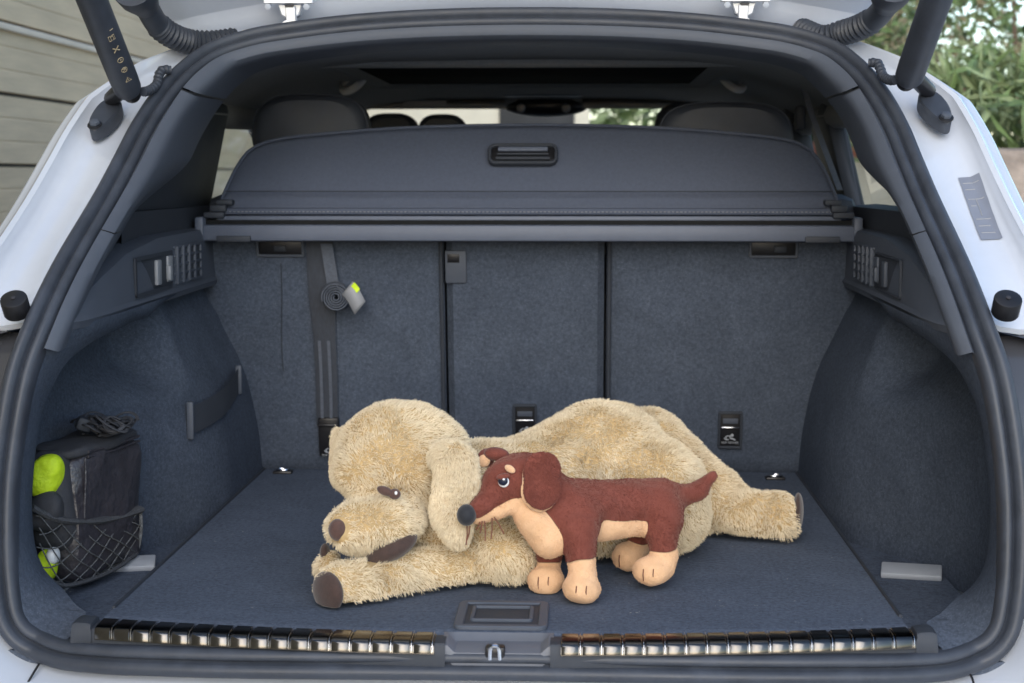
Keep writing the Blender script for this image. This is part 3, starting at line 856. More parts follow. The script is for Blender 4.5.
# pull handle
fdir = (top[35] - (bl + br) / 2); fdir = fdir * np.array((0, 1, 1)); fdir /= np.linalg.norm(fdir)
hcn = at(523, 157.5, yC + 0.075)
ex = np.array((1.0, 0, 0))
nn = np.cross(ex, fdir)
hcn = hcn + nn * 0.006
ph = O('pull_handle', *frame_ring(hcn, ex, fdir, 0.128, 0.044, 0.014, 0.006, 0.010, 8), 'trim_dark', cov)
O('handle_cup', *box(hcn + nn * 0.001, (0.116, 0.004, 0.034), 0.001, np.stack([ex, -nn, fdir], 1)), 'black_plastic', ph)
for k, (dz, wd, d, th_, m_) in enumerate(((0.009, 0.092, 0.008, 0.009, 'cassette'), (-0.001, 0.096, 0.007, 0.004, 'trim_dark'), (-0.010, 0.100, 0.007, 0.006, 'trim_dark'))):
    O('grip_bar', *box(hcn + fdir * dz + nn * d, (wd, 0.006, th_), 0.002, np.stack([ex, -nn, fdir], 1)), m_, ph)

# ---------------------------------------------------------------- cabin beyond the cover
# headliner
rows = []
for y in np.linspace(0.70, 2.36, 14):
    dz = 0.0 - 0.020 * sstep(1.9, 2.36, y)
    rows.append([(x, y, z + dz) for x, z in ((-0.615, 0.680), (-0.605, 0.692), (-0.585, 0.708), (-0.52, 0.745), (-0.44, 0.770), (-0.30, 0.783), (0, 0.788), (0.30, 0.783), (0.44, 0.770), (0.52, 0.745), (0.585, 0.708), (0.605, 0.692), (0.615, 0.680))])
hl = O('headliner', *grid(rows), 'headliner', car)
O('roof_skin', *box((0, 1.55, 0.905), (1.30, 1.75, 0.03), 0.012), 'white_paint', car)
# sunroof blind and frame
O('sunroof_blind', *box((0.0, 1.52, 0.7855), (0.76, 0.60, 0.014), 0.004), 'blind_cloth', hl)
O('sunroof_frame', *frame_ring((0.0, 1.52, 0.787), (1, 0, 0), (0, -1, 0), 0.84, 0.80, 0.05, 0.035, 0.014), 'headliner', hl)
# windscreen header, visors, mirror housing
hy = 2.42
O('windscreen_header', *box((0, hy, 0.775), (1.2, 0.10, 0.045), 0.012), 'headliner', car)
for s in (-1, 1):
    O('sun_visor', *box((s * 0.30, hy - 0.07, 0.758), (0.40, 0.11, 0.016), 0.006, rotm(x=12)), 'headliner', car)
O('visor_label', *box(at(425, 103.5, hy - 0.14), (0.115, 0.002, 0.016), 0.0), 'label_grey', car)
mr = O('mirror_housing', *ellip(at(546, 106, hy - 0.02), (0.115, 0.05, 0.030), None, 14, 24), 'black_plastic', car)
O('mirror_foot', *box(at(545, 101, hy - 0.02), (0.16, 0.07, 0.05), 0.02, rotm(x=10)), 'black_plastic', mr)
O('roof_console', *box(at(543, 92, hy - 0.12), (0.22, 0.20, 0.030), 0.012), 'black_plastic', car)
for x in (521, 566):
    O('console_lamp', *ellip(at(x, 108, hy - 0.07), (0.012, 0.006, 0.012), None, 8, 12), 'label_grey', mr)
# windscreen glass
rows = [[(x, y - 0.10 * (x / 0.6) ** 2, z) for x in np.linspace(-0.62, 0.62, 9)] for y, z in ((hy, 0.765), (hy + 0.7, 0.30))]
O('windscreen', *grid(rows), 'clear_glass', car)
# dashboard, cabin floor, door panels
O('dashboard', *box((0, 2.85, 0.25), (1.3, 0.4, 0.25), 0.06), 'trim_dark', car)
O('cabin_floor', *box((0, 2.1, -0.32), (1.34, 1.9, 0.03), 0.0), 'trim_dark', car, smooth=False)
for s in (-1, 1):
    O('door_panel', *box((s * 0.70, 1.95, 0.02), (0.05, 2.0, 0.72), 0.02), 'trim_dark', car)
    O('quarter_panel', *box((s * 0.74, 0.70, 0.07), (0.03, 0.90, 0.56), 0.01), 'white_paint', car)
    # window glass leaning inwards
    def wp(y, z): return np.array((s * (0.675 - (z - 0.40) * 0.22), y, z))
    # centre pillar, rear pillar and roof rail
    O('roof_pillar', *box((s * 0.638, 1.36 if s > 0 else 0.84, 0.53), (0.04, 0.24 if s > 0 else 0.58, 0.36), 0.015, rotm(x=-12 if s > 0 else 0, y=-s * 12)), 'trim_dark', car)
    O('roof_pillar', *box((s * 0.63, 1.86, 0.52), (0.05, 0.22, 0.42), 0.015, rotm(x=-4, y=-s * 12)), 'trim_dark', car)
    O('roof_rail', *tube([wp(0.55, 0.66) , wp(0.9, 0.68), wp(1.5, 0.69), wp(2.3, 0.67), wp(2.7, 0.55)], 0.028, 10), 'headliner', car)
    O('window_sill_trim', *box((s * 0.665, 1.45, 0.405), (0.05, 1.9, 0.05), 0.015), 'trim_dark', car)
    O('quarter_window', *grid([[wp(y, z) for y in (0.50, 1.22 if s > 0 else 1.12)] for z in (0.42, 0.66)]), 'tinted_glass', car)
    O('door_window', *grid([[wp(y, z) for y in (1.24 if s > 0 else 1.14, 1.80)] for z in (0.42, 0.69)]), 'tinted_glass' if s > 0 else 'clear_glass', car)
    O('door_window', *grid([[wp(y, z) for y in (1.95, 2.75)] for z in (0.42, 0.68)]), 'clear_glass', car)
    # grab handle
    gx, gy = (354, 84) if s < 0 else (732, 82)
    g = at(gx, gy, 1.62)
    th = np.linspace(0, math.pi, 14)
    O('grab_handle', *tube([g + np.array((-s * 0.024 * math.cos(t), -0.05 * math.sin(t), 0.012 * math.cos(t) - 0.022 * math.sin(t) + 0.006)) for t in th], 0.0085, 8), 'label_white', car)
    O('handle_base', *box(g + np.array((s * 0.008, 0, 0.004)), (0.03, 0.115, 0.012), 0.004, rotm(y=-s * -35)), 'headliner', car)
# seat belt webbing and its guide on the right
O('belt_guide', *box(at(800, 118, 1.30), (0.02, 0.03, 0.05), 0.006), 'trim_dark', car)
O('belt_webbing', *grid([[at(803 + q * 3, 85, 1.26), at(812 + q * 3, 115, 1.25), at(840 + q * 3, 190, 1.22)] for q in (-1, 1)]), 'webbing_stripe', car)
# head restraints
def head_rest(name, px_, py_, Y, wpx, hpx, th_, m_, squ=3.2):
    c = at(px_, py_, Y)
    k = mpp(Y)
    a_, b_ = wpx * k, hpx * k
    rows = []
    for i in range(15):
        v = -1 + 2 * i / 14.0
        dep = th_ * (1 - abs(v) ** squ) ** (1 / squ) + 1e-4
        sc_ = (1 - abs(v) ** 4 * 0.20)
        ring = []
        for t in np.linspace(0, 2 * math.pi, 40, endpoint=False):
            cs, sn = math.cos(t), math.sin(t)
            rr = (abs(cs) ** squ + abs(sn) ** squ) ** (-1 / squ)
            ring.append(c + np.array((a_ * sc_ * rr * cs * (1.0 + 0.08 * (-sn * rr)), v * th_, b_ * sc_ * rr * sn)))
        rows.append(ring)
    V, F = grid(rows, False, True)
    F.append(tuple(range(40))[::-1]); F.append(tuple(range(14 * 40, 15 * 40)))
    o = O(name, V, F, m_, car)
    # stitched welt
    ring = rows[3]
    O('welt', *tube(np.array(ring + ring[:1]), 0.0022, 6, False), m_, o)
    for sx in (-1, 1):
        O('post', *cyl(c + np.array((sx * 0.07, 0, -b_ * 0.7)), c + np.array((sx * 0.07, 0, -b_ * 0.7 - 0.12)), 0.006, 10), 'chrome', o)
head_rest('head_restraint', 313, 128, 1.16, 58, 33, 0.05, 'seat_leather')
head_rest('head_restraint', 724, 133, 1.16, 66, 30, 0.05, 'seat_leather')
head_rest('head_restraint', 300, 116, 2.00, 50, 32, 0.05, 'seat_leather')
head_rest('head_restraint', 392, 136, 2.05, 28, 22, 0.04, 'seat_leather')
head_rest('head_restraint', 443, 137, 2.00, 25, 22, 0.04, 'seat_leather')
head_rest('head_restraint', 690, 127, 2.00, 35, 24, 0.05, 'seat_leather')
O('rear_seat_top', *box((0, 1.12, 0.47), (1.24, 0.16, 0.12), 0.03), 'seat_leather', car)

# ---------------------------------------------------------------- tailgate, raised
def tg(x, u, d=0.0):
    """tailgate sheet: u metres from the hinge edge, rising towards the rear; d = below its inner face"""
    y = 0.735 - 0.80 * u + 0.02 * (1 - (x / 0.6) ** 2)
    z = 0.853 + 0.52 * u - 0.040 * min((x / 0.46) ** 2, 1.6)
    return np.array((x, y, z)) + np.array((0, -0.53, -0.84)) * d
us = np.r_[0, 0.004, 0.012, 0.03, 0.05, 0.06, 0.072, 0.10, 0.20, 0.4, 0.7, 1.05]
ds = np.r_[-0.03, -0.004, 0.0, 0.0, -0.002, -0.012, -0.014, -0.014, -0.012, -0.01, -0.01, -0.01]
rows = []
for u, d in zip(us, ds):
    hw = 0.495 + 0.120 * (1 - (1 - min(u / 0.13, 1)) ** 2) ** 0.5 + 0.05 * u
    rr = []
    for t in np.linspace(-1, 1, 61):
        ed = max(abs(t) - 0.95, 0) / 0.05
        rr.append(tg(t * hw, u, d - 0.03 * ed ** 2))
    rows.append(rr)
gate = O('tailgate', *grid(rows), 'white_paint', car, sharp=40)
md = gate.modifiers.new('thick', 'SOLIDIFY'); md.thickness = 0.02; md.offset = -1
for s in (-1, 1):
    m_ = (lambda x: x) if s < 0 else (lambda x: 1034 - x)
    dy_ = 0 if s < 0 else -2
    def hp(pts, Y): return [at(m_(x), y + dy_, Y) for x, y in pts]
    nr_ = (0, -1, 0)
    O('hinge_plate', *slab(hp([(263, -8), (313, -8), (313, 3.2), (263, 3.2)], 0.630), nr_, 0.012, 0.002), 'white_paint', gate)
    O('hinge_bracket', *slab(hp([(277, 2), (303, 2), (299, 15), (294, 18), (286, 18), (281, 15)], 0.648), nr_, 0.020, 0.002), 'white_paint', gate)
    O('hinge_arm', *slab(hp([(285.5, 6), (295, 6), (296, 20), (300, 23), (299, 26), (279, 29), (282, 22), (285.5, 20)], 0.640), nr_, 0.014, 0.002), 'white_paint', gate)
    O('hinge_slot', *slab(hp([(284.5, 4.6), (293.5, 4.6), (293, 7.4), (285, 7.4)], 0.6385), nr_, 0.006), 'print_dark', gate)
    for x_ in (268.5, 307):
        p = at(m_(x_), 5.5 + dy_, 0.642)
        O('hinge_bolt', *cyl(p, p + np.array((0, -0.008, -0.003)), 0.0058, 6, 0.12), 'white_paint', gate)

# ---------------------------------------------------------------- lift struts, brackets, cable boots
for s in (-1, 1):
    if s < 0:
        p0 = at(129, 92, 0.42); p1 = at(84, -20, 0.22)
        bolts = [at(113, 103, 0.492), at(95.5, 128, 0.438)]
        cable = [at(143, 92, 0.43), at(150, 90, 0.45), at(157, 84, 0.47), at(159, 75, 0.485), at(163, 70, 0.495), at(171, 70, 0.50)]
        boot = [at(133, -14, 0.44), at(146, 6, 0.50), at(157, 24, 0.545), at(171, 35, 0.57), at(190, 42, 0.60), at(214, 43, 0.62), at(236, 40, 0.64)]
    else:
        p0 = at(908, 80, 0.42); p1 = at(944, -22, 0.22)
        bolts = [at(927, 95, 0.492), at(945.5, 121, 0.438)]
        cable = [at(896, 80, 0.43), at(889, 80, 0.45), at(883, 76, 0.47), at(880, 68, 0.485), at(877, 63, 0.495), at(869, 63, 0.50)]
        boot = [at(893, -18, 0.44), at(886, 4, 0.50), at(875, 18, 0.545), at(860, 27, 0.57), at(842, 33, 0.60), at(822, 38, 0.62), at(800, 30, 0.66)]
    d = p1 - p0; L = np.linalg.norm(d); d /= L
    # spindle tube with rounded foot
    sv_ = [0, 0.003, 0.010, 0.03, 0.05, L * 1.35]
    stt = O('lift_strut', *tube([p0 + d * t for t in sv_], [0.012, 0.0185, 0.0210, 0.0216, 0.0216, 0.0216], 28), 'rubber', car)
    O('ball_joint', *ellip(p0 - d * 0.004 + np.array((0, 0.012, 0)), (0.014, 0.014, 0.014)), 'black_plastic', stt)
    # bracket plate: a rounded diamond round the two bolts
    a_, b_ = bolts
    ax = (b_ - a_) / np.linalg.norm(b_ - a_)
    kk = side_idx(s, 0.585, 0.62)[0]
    nrm_ = BN[kk]
    sd_ = np.cross(ax, nrm_)
    ol = []
    for t in np.linspace(0, 2 * math.pi, 36, endpoint=False):
        l = 0.033 * math.cos(t)
        wd = 0.0235 - 0.008 * (1 + math.cos(t)) / 2
        ol.append((a_ + b_) / 2 + ax * (l + 0.012 * math.cos(t)) + sd_ * wd * math.sin(t))
    br_ = O('strut_bracket', *slab(np.array(ol) + nrm_ * 0.005, nrm_, 0.022, 0.003), 'rubber', car)
    for q in bolts:
        O('bracket_bolt', *cyl(q + nrm_ * 0.004, q + nrm_ * 0.013, 0.008, 6, 0.15), 'trim_plastic', br_)
        O('bolt_flange', *cyl(q + nrm_ * 0.004, q + nrm_ * 0.008, 0.0115, 18, 0.15), 'black_plastic', br_)
    O('bracket_arm', *tube([a_ + nrm_ * 0.008, (a_ * 0.4 + p0 * 0.6) + nrm_ * 0.012, p0 - d * 0.002], [0.013, 0.013, 0.010], 12), 'black_plastic', br_)
    # ribbed sleeves
    def sleeve(name, path, r, ribs, frac0, n=16):
        P = cat(path, 160)
        sl = np.linspace(0, 1, 160)
        rad = np.where(sl > frac0, r * (1 + 0.09 * np.sin((sl - frac0) / (1 - frac0) * ribs * 2 * math.pi)), r * 0.97)
        return O(name, *tube(P, rad, n), 'rubber', car)
    sleeve('cable_sleeve', boot, 0.0195, 17, 0.45)
    cc = np.array(boot[1])
    O('sleeve_collar', *tube(cat([boot[0], (np.array(boot[0]) + boot[1]) / 2, boot[1]], 8), [0.034, 0.034, 0.033, 0.032, 0.029, 0.026, 0.023, 0.021], 20), 'rubber', car)
    sleeve('wire_sleeve', cable, 0.0072, 10, 0.05, 12)
    if s < 0:
        # printed warning symbols up the strut
        vdir = CAM - (p0 + d * 0.15); vdir -= d * (vdir @ d); vdir /= np.linalg.norm(vdir)
        side = np.cross(d, vdir)
        def sym(t, off, pts, closed=True, r=0.0006):
            c0 = p0 + d * t
            P = []
            for x_, y_ in pts:
                x_, y_ = x_ * 0.78, y_ * 0.78
                ang = (x_ + off) / 0.0216
                P.append(c0 + d * y_ + (vdir * math.cos(ang) + side * math.sin(ang)) * 0.0217)
            if closed: P.append(P[0])
            return tube(np.array(P), r, 5)
        off = -0.006 if (side @ RT) < 0 else 0.006
        ca, sa = math.cos(0.4), math.sin(0.4)
        sq = [(-0.006, -0.006), (0.006, -0.006), (0.006, 0.006), (-0.006, 0.006)]
        ci = [(0.006 * math.cos(t), 0.006 * math.sin(t)) for t in np.linspace(0, 2 * math.pi, 14, endpoint=False)]
        tri = [(-0.006, -0.005), (0.006, -0.005), (0, 0.006)]
        parts = [sym(0.050, off, tri), sym(0.050, off, [(0, -0.002), (0, 0.002)], False), sym(0.072, off, ci), sym(0.072, off, [(-0.004, -0.004), (0.004, 0.004)], False), sym(0.072, off, [(-0.003, 0.003), (0.003, 0.003), (0.003, -0.003)], False),
                 sym(0.094, off, ci), sym(0.094, off, [(0, -0.004), (0, 0.003), (0.003, 0.0)], False), sym(0.118, off, [(-0.006, -0.006), (0.006, 0.006)], False, 0.0010), sym(0.118, off, [(-0.006, 0.006), (0.006, -0.006)], False, 0.0010),
                 sym(0.143, off, sq), sym(0.143, off, [(-0.002, -0.004), (-0.002, 0.004), (0.003, 0.004), (0.003, -0.004)], False), sym(0.158, off + 0.004, [(-0.004, 0), (0.004, 0)], False)]
        O('warning_symbols', *merge(*parts), 'print_gold', stt)
    else:
        O('hex_stud', *cyl(at(922, 12, 0.29), at(922, 12, 0.29) + np.array((0, -0.004, 0)), 0.004, 6, 0.1), 'print_gold', stt)
# tyre label on the right flange
fo = np.array([(-p[0], p[1]) for p in fp[:8]])
def flange_pt(k, o_, d):
    return CP[k] - IN[k] * o_ + BN[k] * (np.interp(o_, fo[:, 0], fo[:, 1]) + d)
kk = side_idx(1, 0.500, 0.588)
def lab_pt(u, v, d):
    """u across the flange, v up it; the sheet is a slanted rectangle"""
    k = kk[int(round(np.clip(v, 0, 1) * (len(kk) - 1)))]
    return flange_pt(k, 0.056 + 0.030 * u + 0.008 * (v - 0.5), d)
rows = [[lab_pt(u, v, 0.0016) for u in np.linspace(0, 1, 8)] for v in np.linspace(0, 1, 16)]
lab = O('tyre_label', *grid(rows), 'label_blue', car)
prt = []
for (u0, v0, u1, v1) in ((.12, .90, .88, .90), (.12, .80, .60, .80), (.12, .62, .88, .62), (.50, .62, .50, .36), (.15, .50, .40, .50), (.15, .30, .85, .30), (.15, .20, .7, .20), (.15, .10, .8, .10)):
    prt.append(tube([lab_pt(u0 + (u1 - u0) * t, v0 + (v1 - v0) * t, 0.0018) for t in np.linspace(0, 1, 7)], 0.0008, 5))
tag(O('label_print', *merge(*prt), 'label_grey', lab), kind='stuff')

# ================================================================== OUTSIDE
wallL = empty('clad_wall', (-1.6, 2.0, GZ), 'beige board-clad garage wall standing left of the car', 'wall')
ph_ = 0.2085
z = GZ
k = 0
zdark0 = 0.805
z = zdark0 - 7 * ph_
shared = None
while z < 3.2:
    prof_ = [(0.0, 0.004), (-0.012, 0.006), (-0.012, 0.066), (-0.0095, 0.0695), (-0.012, 0.073), (-0.012, 0.134), (-0.0095, 0.1375), (-0.012, 0.141), (-0.012, 0.200), (0.0, 0.203)]
    if shared is None:
        rows = [[(-1.6 - p[0], y, z + p[1]) for p in prof_] for y in (-4.0, 11.0)]
        shared = O('board', *grid(rows), 'cladding', wallL, sharp=20)
        z0_ = z
    else:
        o = shared.copy(); link(o); o.location = (0, 0, z - z0_)
    z += ph_
    k += 1
O('backing', *box((-1.63, 3.5, 1.25), (0.04, 15.0, 3.9), 0.0), 'print_dark', wallL, smooth=False)
O('batten', *box((-1.585, 3.5, zdark0 + ph_ * 1.0 - 0.016), (0.025, 15.0, 0.020), 0.003), 'cladding_light', wallL)

houseF = empty('house_wall', (-0.9, 9.0, GZ), 'cream rendered house wall seen ahead through the windscreen', 'wall')
O('wall', *box((-1.35, 9.1, 1.3), (3.0, 0.2, 4.0), 0.01), 'render_wall', houseF)
O('window_pane', *box((-0.2, 8.99, 1.15), (0.5, 0.03, 0.8), 0.01), 'lamp_panel', houseF)

def leaf_cloud(n, c, r, size, seed, mats, shell=0.45, droop=0.3, long=2.2):
    g = np.random.default_rng(seed)
    out = []
    groups = [[] for _ in mats]
    for i in range(n):
        d = g.normal(size=3); d /= np.linalg.norm(d)
        rad = (shell + (1 - shell) * g.random() ** 0.6)
        lump = 1 + 0.22 * math.sin(d[0] * 5 + seed) * math.cos(d[2] * 6 + seed * 2) + 0.15 * math.sin(d[1] * 9)
        p = np.array(c) + d * np.array(r) * rad * lump
        ax = d + g.normal(size=3) * 0.8; ax[2] -= droop; ax /= np.linalg.norm(ax)
        sd_ = np.cross(ax, g.normal(size=3)); sd_ /= np.linalg.norm(sd_)
        s_ = size * (0.6 + 0.8 * g.random())
        nr_ = np.cross(ax, sd_)
        v = [p - ax * s_ * long * .5, p - sd_ * s_ * .42 + nr_ * s_ * .1, p + ax * s_ * long * .5 - nr_ * s_ * .2, p + sd_ * s_ * .42 + nr_ * s_ * .1]
        groups[int(g.integers(len(mats)))].append(v)
    return groups
def shrub(name, label, c, r, n, size, seed, mats, trunk=True, cat_='shrub', group=None, long=2.2):
    base = (c[0], c[1], GZ)
    e_ = empty(name, base, label, cat_, group)
    gs = leaf_cloud(n, c, r, size, seed, mats, long=long)
    for m_, g_ in zip(mats, gs):
        V = np.array(g_).reshape(-1, 3)
        V[:, 2] = np.maximum(V[:, 2], GZ + 0.01)
        F = [(4 * i, 4 * i + 1, 4 * i + 2) for i in range(len(g_))] + [(4 * i, 4 * i + 2, 4 * i + 3) for i in range(len(g_))]
        tag(O('foliage', V, F, m_, e_, smooth=False), kind='stuff')
    g = random.Random(seed)
    for i in range(4):
        p1 = np.array(c) + np.array((g.uniform(-.5, .5) * r[0], g.uniform(-.5, .5) * r[1], g.uniform(0, .5) * r[2]))
        O('stem', *tube(cat([base, (np.array(base) * .5 + p1 * .5) + np.array((g.uniform(-.1, .1), g.uniform(-.1, .1), 0)), p1], 8), np.linspace(0.03, 0.008, 8), 6), 'bark', e_)
    return e_
shrub('garden_shrub', 'bright green strappy garden plant right of the car', at(1005, 118, 4.0), (0.50, 0.6, 0.22), 1500, 0.030, 3, ['leaf_1', 'leaf_2', 'leaf_2'], long=5)
shrub('garden_shrub', 'brownish green dry shrub at the top right behind the tailgate strut', at(1000, 30, 5.4), (0.85, 0.9, 0.60), 5200, 0.026, 5, ['leaf_3', 'leaf_2', 'leaf_1'])
shrub('garden_shrub', 'leafy shrub above the white wall seen through the right side glass', at(846, 100, 6.6), (0.6, 0.5, 0.35), 2600, 0.04, 8, ['leaf_0', 'leaf_1'])
shrub('hedge', 'light green hedge seen through the right of the windscreen', np.array((1.3, 10.0, 0.7)), (1.6, 0.8, 1.5), 5000, 0.06, 13, ['leaf_1', 'leaf_2', 'leaf_2'], cat_='hedge')
shrub('garden_shrub', 'tall dark green shrub in the far right background', at(1010, 60, 7.5), (1.4, 1.2, 1.5), 4200, 0.05, 21, ['leaf_0', 'leaf_1', 'leaf_1'])
gw = at(1008, 148, 3.4)
bed = O('garden_wall', *box((gw[0] + 0.25, 3.6, (gw[2] + GZ) / 2), (0.7, 0.4, gw[2] - GZ), 0.03), 'stone', None, base=(gw[0] + 0.25, 3.6, GZ))
tag(bed, 'low brown stone retaining wall of the garden bed at the right', 'wall')
wr = empty('boundary_wall', (1.75, 5.6, GZ), 'white garden wall with red coping seen through the right rear side glass', 'wall')
cw = at(856, 158, 5.6)
O('wall', *box((cw[0] + 0.30, 5.7, (cw[2] + GZ) / 2), (0.9, 0.2, cw[2] - GZ), 0.01), 'render_wall', wr)
O('coping', *box((cw[0] + 0.30, 5.7, cw[2] + 0.04), (0.96, 0.28, 0.08), 0.02), 'roof_tile', wr)
# ================================================================== PLUSH DOGS
def sd_ell(P, c, r, rot=None):
    q = P - np.array(c)
    if rot is not None: q = q @ np.array(rot)
    r = np.array(r)
    k0 = np.linalg.norm(q / r, axis=-1)
    k1 = np.linalg.norm(q / (r * r), axis=-1)
    return k0 * (k0 - 1) / (k1 + 1e-9)
def sd_cap(P, a_, b_, ra, rb):
    a_ = np.array(a_); b_ = np.array(b_)
    ba = b_ - a_
    h = np.clip(((P - a_) @ ba) / (ba @ ba), 0, 1)
    return np.linalg.norm(P - a_ - h[..., None] * ba, axis=-1) - (ra + (rb - ra) * h)
def smin(a_, b_, k):
    h = np.clip(0.5 + 0.5 * (b_ - a_) / k, 0, 1)
    return b_ + (a_ - b_) * h - k * h * (1 - h)
def field(prims, P, k):
    d = None
    for p in prims:
        if p[0] == 'e': q = sd_ell(P, *p[1:4])
        else: q = sd_cap(P, *p[1:5])
        d = q if d is None else smin(d, q, k)
    return d
def surface(fn, lo, hi, h):
    """surface nets over a signed distance field"""
    ax = [np.arange(l, u + h, h) for l, u in zip(lo, hi)]
    G = np.stack(np.meshgrid(*ax, indexing='ij'), -1)
    D = fn(G)
    ins = D < 0
    n = np.array(D.shape)
    cs = np.zeros(n - 1 + 0, dtype=int)
    acc = np.zeros(tuple(n - 1) + (3,)); cnt = np.zeros(tuple(n - 1))
    corners = [(i, j, k) for i in (0, 1) for j in (0, 1) for k in (0, 1)]
    sl = lambda o: tuple(slice(o[a], n[a] - 1 + o[a]) for a in range(3))
    for a in range(len(corners)):
        for b in range(a + 1, len(corners)):
            ca, cb = np.array(corners[a]), np.array(corners[b])
            if np.abs(ca - cb).sum() != 1: continue
            da, db = D[sl(ca)], D[sl(cb)]
            m = (da < 0) != (db < 0)
            t = np.where(m, da / (da - db + 1e-12), 0)
            acc += np.where(m[..., None], ca + (cb - ca) * t[..., None], 0)
            cnt += m
    act = cnt > 0
    idx = -np.ones(act.shape, dtype=int)
    idx[act] = np.arange(act.sum())
    cell = np.argwhere(act)
    V = np.array(lo) + h * (cell + acc[act] / cnt[act][:, None])
    F = []
    for a in range(3):
        o = [0, 0, 0]; o[a] = 1
        s0 = [slice(0, None)] * 3; s1 = [slice(0, None)] * 3
        s0[a] = slice(0, -1); s1[a] = slice(1, None)
        A, B = ins[tuple(s0)], ins[tuple(s1)]
        e_ = np.argwhere(A != B)
        b, c = (a + 1) % 3, (a + 2) % 3
        ok = (e_[:, b] > 0) & (e_[:, c] > 0) & (e_[:, b] < n[b] - 1) & (e_[:, c] < n[c] - 1)
        e_ = e_[ok]
        fl = A[tuple(e_.T)]
        def g(db, dc):
            q = e_.copy(); q[:, b] -= db; q[:, c] -= dc
            return idx[tuple(q.T)]
        q = np.stack([g(1, 1), g(0, 1), g(0, 0), g(1, 0)], 1)
        q[~fl] = q[~fl][:, ::-1]
        F.append(q)
    return V, np.vstack(F)
def bounds(prims, pad=0.02):
    lo, hi = np.full(3, 9.0), np.full(3, -9.0)
    for p in prims:
        if p[0] == 'e':
            r = max(p[2]); lo = np.minimum(lo, np.array(p[1]) - r); hi = np.maximum(hi, np.array(p[1]) + r)
        else:
            for c, r in ((p[1], p[3]), (p[2], p[4])): lo = np.minimum(lo, np.array(c) - r); hi = np.maximum(hi, np.array(c) + r)
    lo = lo - pad; hi = hi + pad
    lo[2] = max(lo[2], -0.012)
    return lo, hi
def wob(P, amp, f, ph=0.0):
    return amp * (np.sin(P[..., 0] * f + ph) * np.cos(P[..., 2] * f * 1.13 + 1.7 * ph) + 0.6 * np.sin(P[..., 1] * f * 1.7 + P[..., 2] * f * 0.8 + ph))
at0 = at
DY = 0.0
def at(x, y, Y): return at0(x, y, Y + DY)
def E_(px_, py_, Y, rx, rz, ry, rot=None):
    k = mpp(Y)
    return ('e', at(px_, py_, Y), (rx * k, ry, rz * k), rot)
def C_(a_, ra, b_, rb):
    return ('c', at(*a_), at(*b_), ra, rb)
FLOOR = 0.0055
def body_mesh(prims, k, h, wamp=0.003, wf=38, ph=0.0, floor=FLOOR):
    lo, hi = bounds(prims)
    def fn(P):
        d = field(prims, P, k) + wob(P, wamp, wf, ph)
        return np.maximum(d, floor - P[..., 2])
    return surface(fn, lo, hi, h)

# ---- fur: real strands grown from a mesh
def strands(V, F, n, length, comb, seed, skip=None, rad=0.00037, clump=0.52, npt=4, wild=0.32):
    g = np.random.default_rng(seed)
    F = np.asarray(F)
    T = np.vstack([F[:, [0, 1, 2]], F[:, [0, 2, 3]]]) if F.shape[1] == 4 else F
    a_, b_, c_ = V[T[:, 0]], V[T[:, 1]], V[T[:, 2]]
    cr = np.cross(b_ - a_, c_ - a_)
    ar = np.linalg.norm(cr, axis=1)
    NV = np.zeros_like(V)
    for j in range(3): np.add.at(NV, T[:, j], cr)
    NV /= np.linalg.norm(NV, axis=1)[:, None] + 1e-12
    w_ = ar.copy()
    cz = (a_ + b_ + c_) / 3
    w_[(cz[:, 2] < 0.012) & (cr[:, 2] / (ar + 1e-12) < -0.6)] = 0
    t = g.choice(len(T), n, p=w_ / w_.sum())
    u, v = g.random(n), g.random(n)
    fl = u + v > 1
    u[fl], v[fl] = 1 - u[fl], 1 - v[fl]
    q = 1 - u - v
    P = a_[t] * q[:, None] + b_[t] * u[:, None] + c_[t] * v[:, None]
    N = NV[T[t, 0]] * q[:, None] + NV[T[t, 1]] * u[:, None] + NV[T[t, 2]] * v[:, None]
    N /= np.linalg.norm(N, axis=1)[:, None] + 1e-12
    if skip is not None:
        keep = ~skip(P)
        P, N = P[keep], N[keep]
    n = len(P)
    cm = comb(P, N)
    cm = cm - N * (cm * N).sum(1)[:, None]
    # slow swirls make tufts lie in different directions
    sw = np.stack([np.sin(P[:, 0] * 70 + 3 * np.sin(P[:, 2] * 50)), np.cos(P[:, 1] * 66 + 2 * np.sin(P[:, 0] * 40)), np.sin(P[:, 2] * 75 + 2 * np.cos(P[:, 0] * 55))], 1)
    d = N * 0.75 + cm * 0.75 + sw * 0.34 + g.normal(size=(n, 3)) * wild
    d /= np.linalg.norm(d, axis=1)[:, None]
    L = length * (0.65 + 0.6 * g.random(n)) * (0.85 + 0.25 * np.sin(P[:, 0] * 45 + P[:, 2] * 60))
    # clumps: tips lean to a shared guide (voxel hash of the root)
    ck = np.floor((P + 0.0015 * g.normal(size=(n, 3))) / 0.0062).astype(int)
    hsh = (ck[:, 0] * 73856093) ^ (ck[:, 1] * 19349663) ^ (ck[:, 2] * 83492791)
    un, inv = np.unique(hsh, return_inverse=True)
    cnt = np.bincount(inv)
    tip = P + d * L[:, None]
    mt = np.stack([np.bincount(inv, tip[:, j]) / cnt for j in range(3)], 1)[inv]
    ts = np.linspace(0, 1, npt)
    bend = cm * 0.25 - np.array((0, 0, 0.22))
    pts = np.zeros((n, npt, 3))
    for i, tt in enumerate(ts):
        p = P + d * (L * tt)[:, None] + bend * (L * tt * tt)[:, None]
        p = p * (1 - clump * tt ** 1.5) + mt * (clump * tt ** 1.5)
        pts[:, i] = p
    pts[..., 2] = np.maximum(pts[..., 2], 0.0012)
    rr = np.broadcast_to(rad * np.linspace(1, 0.35, npt), (n, npt))
    return pts, rr
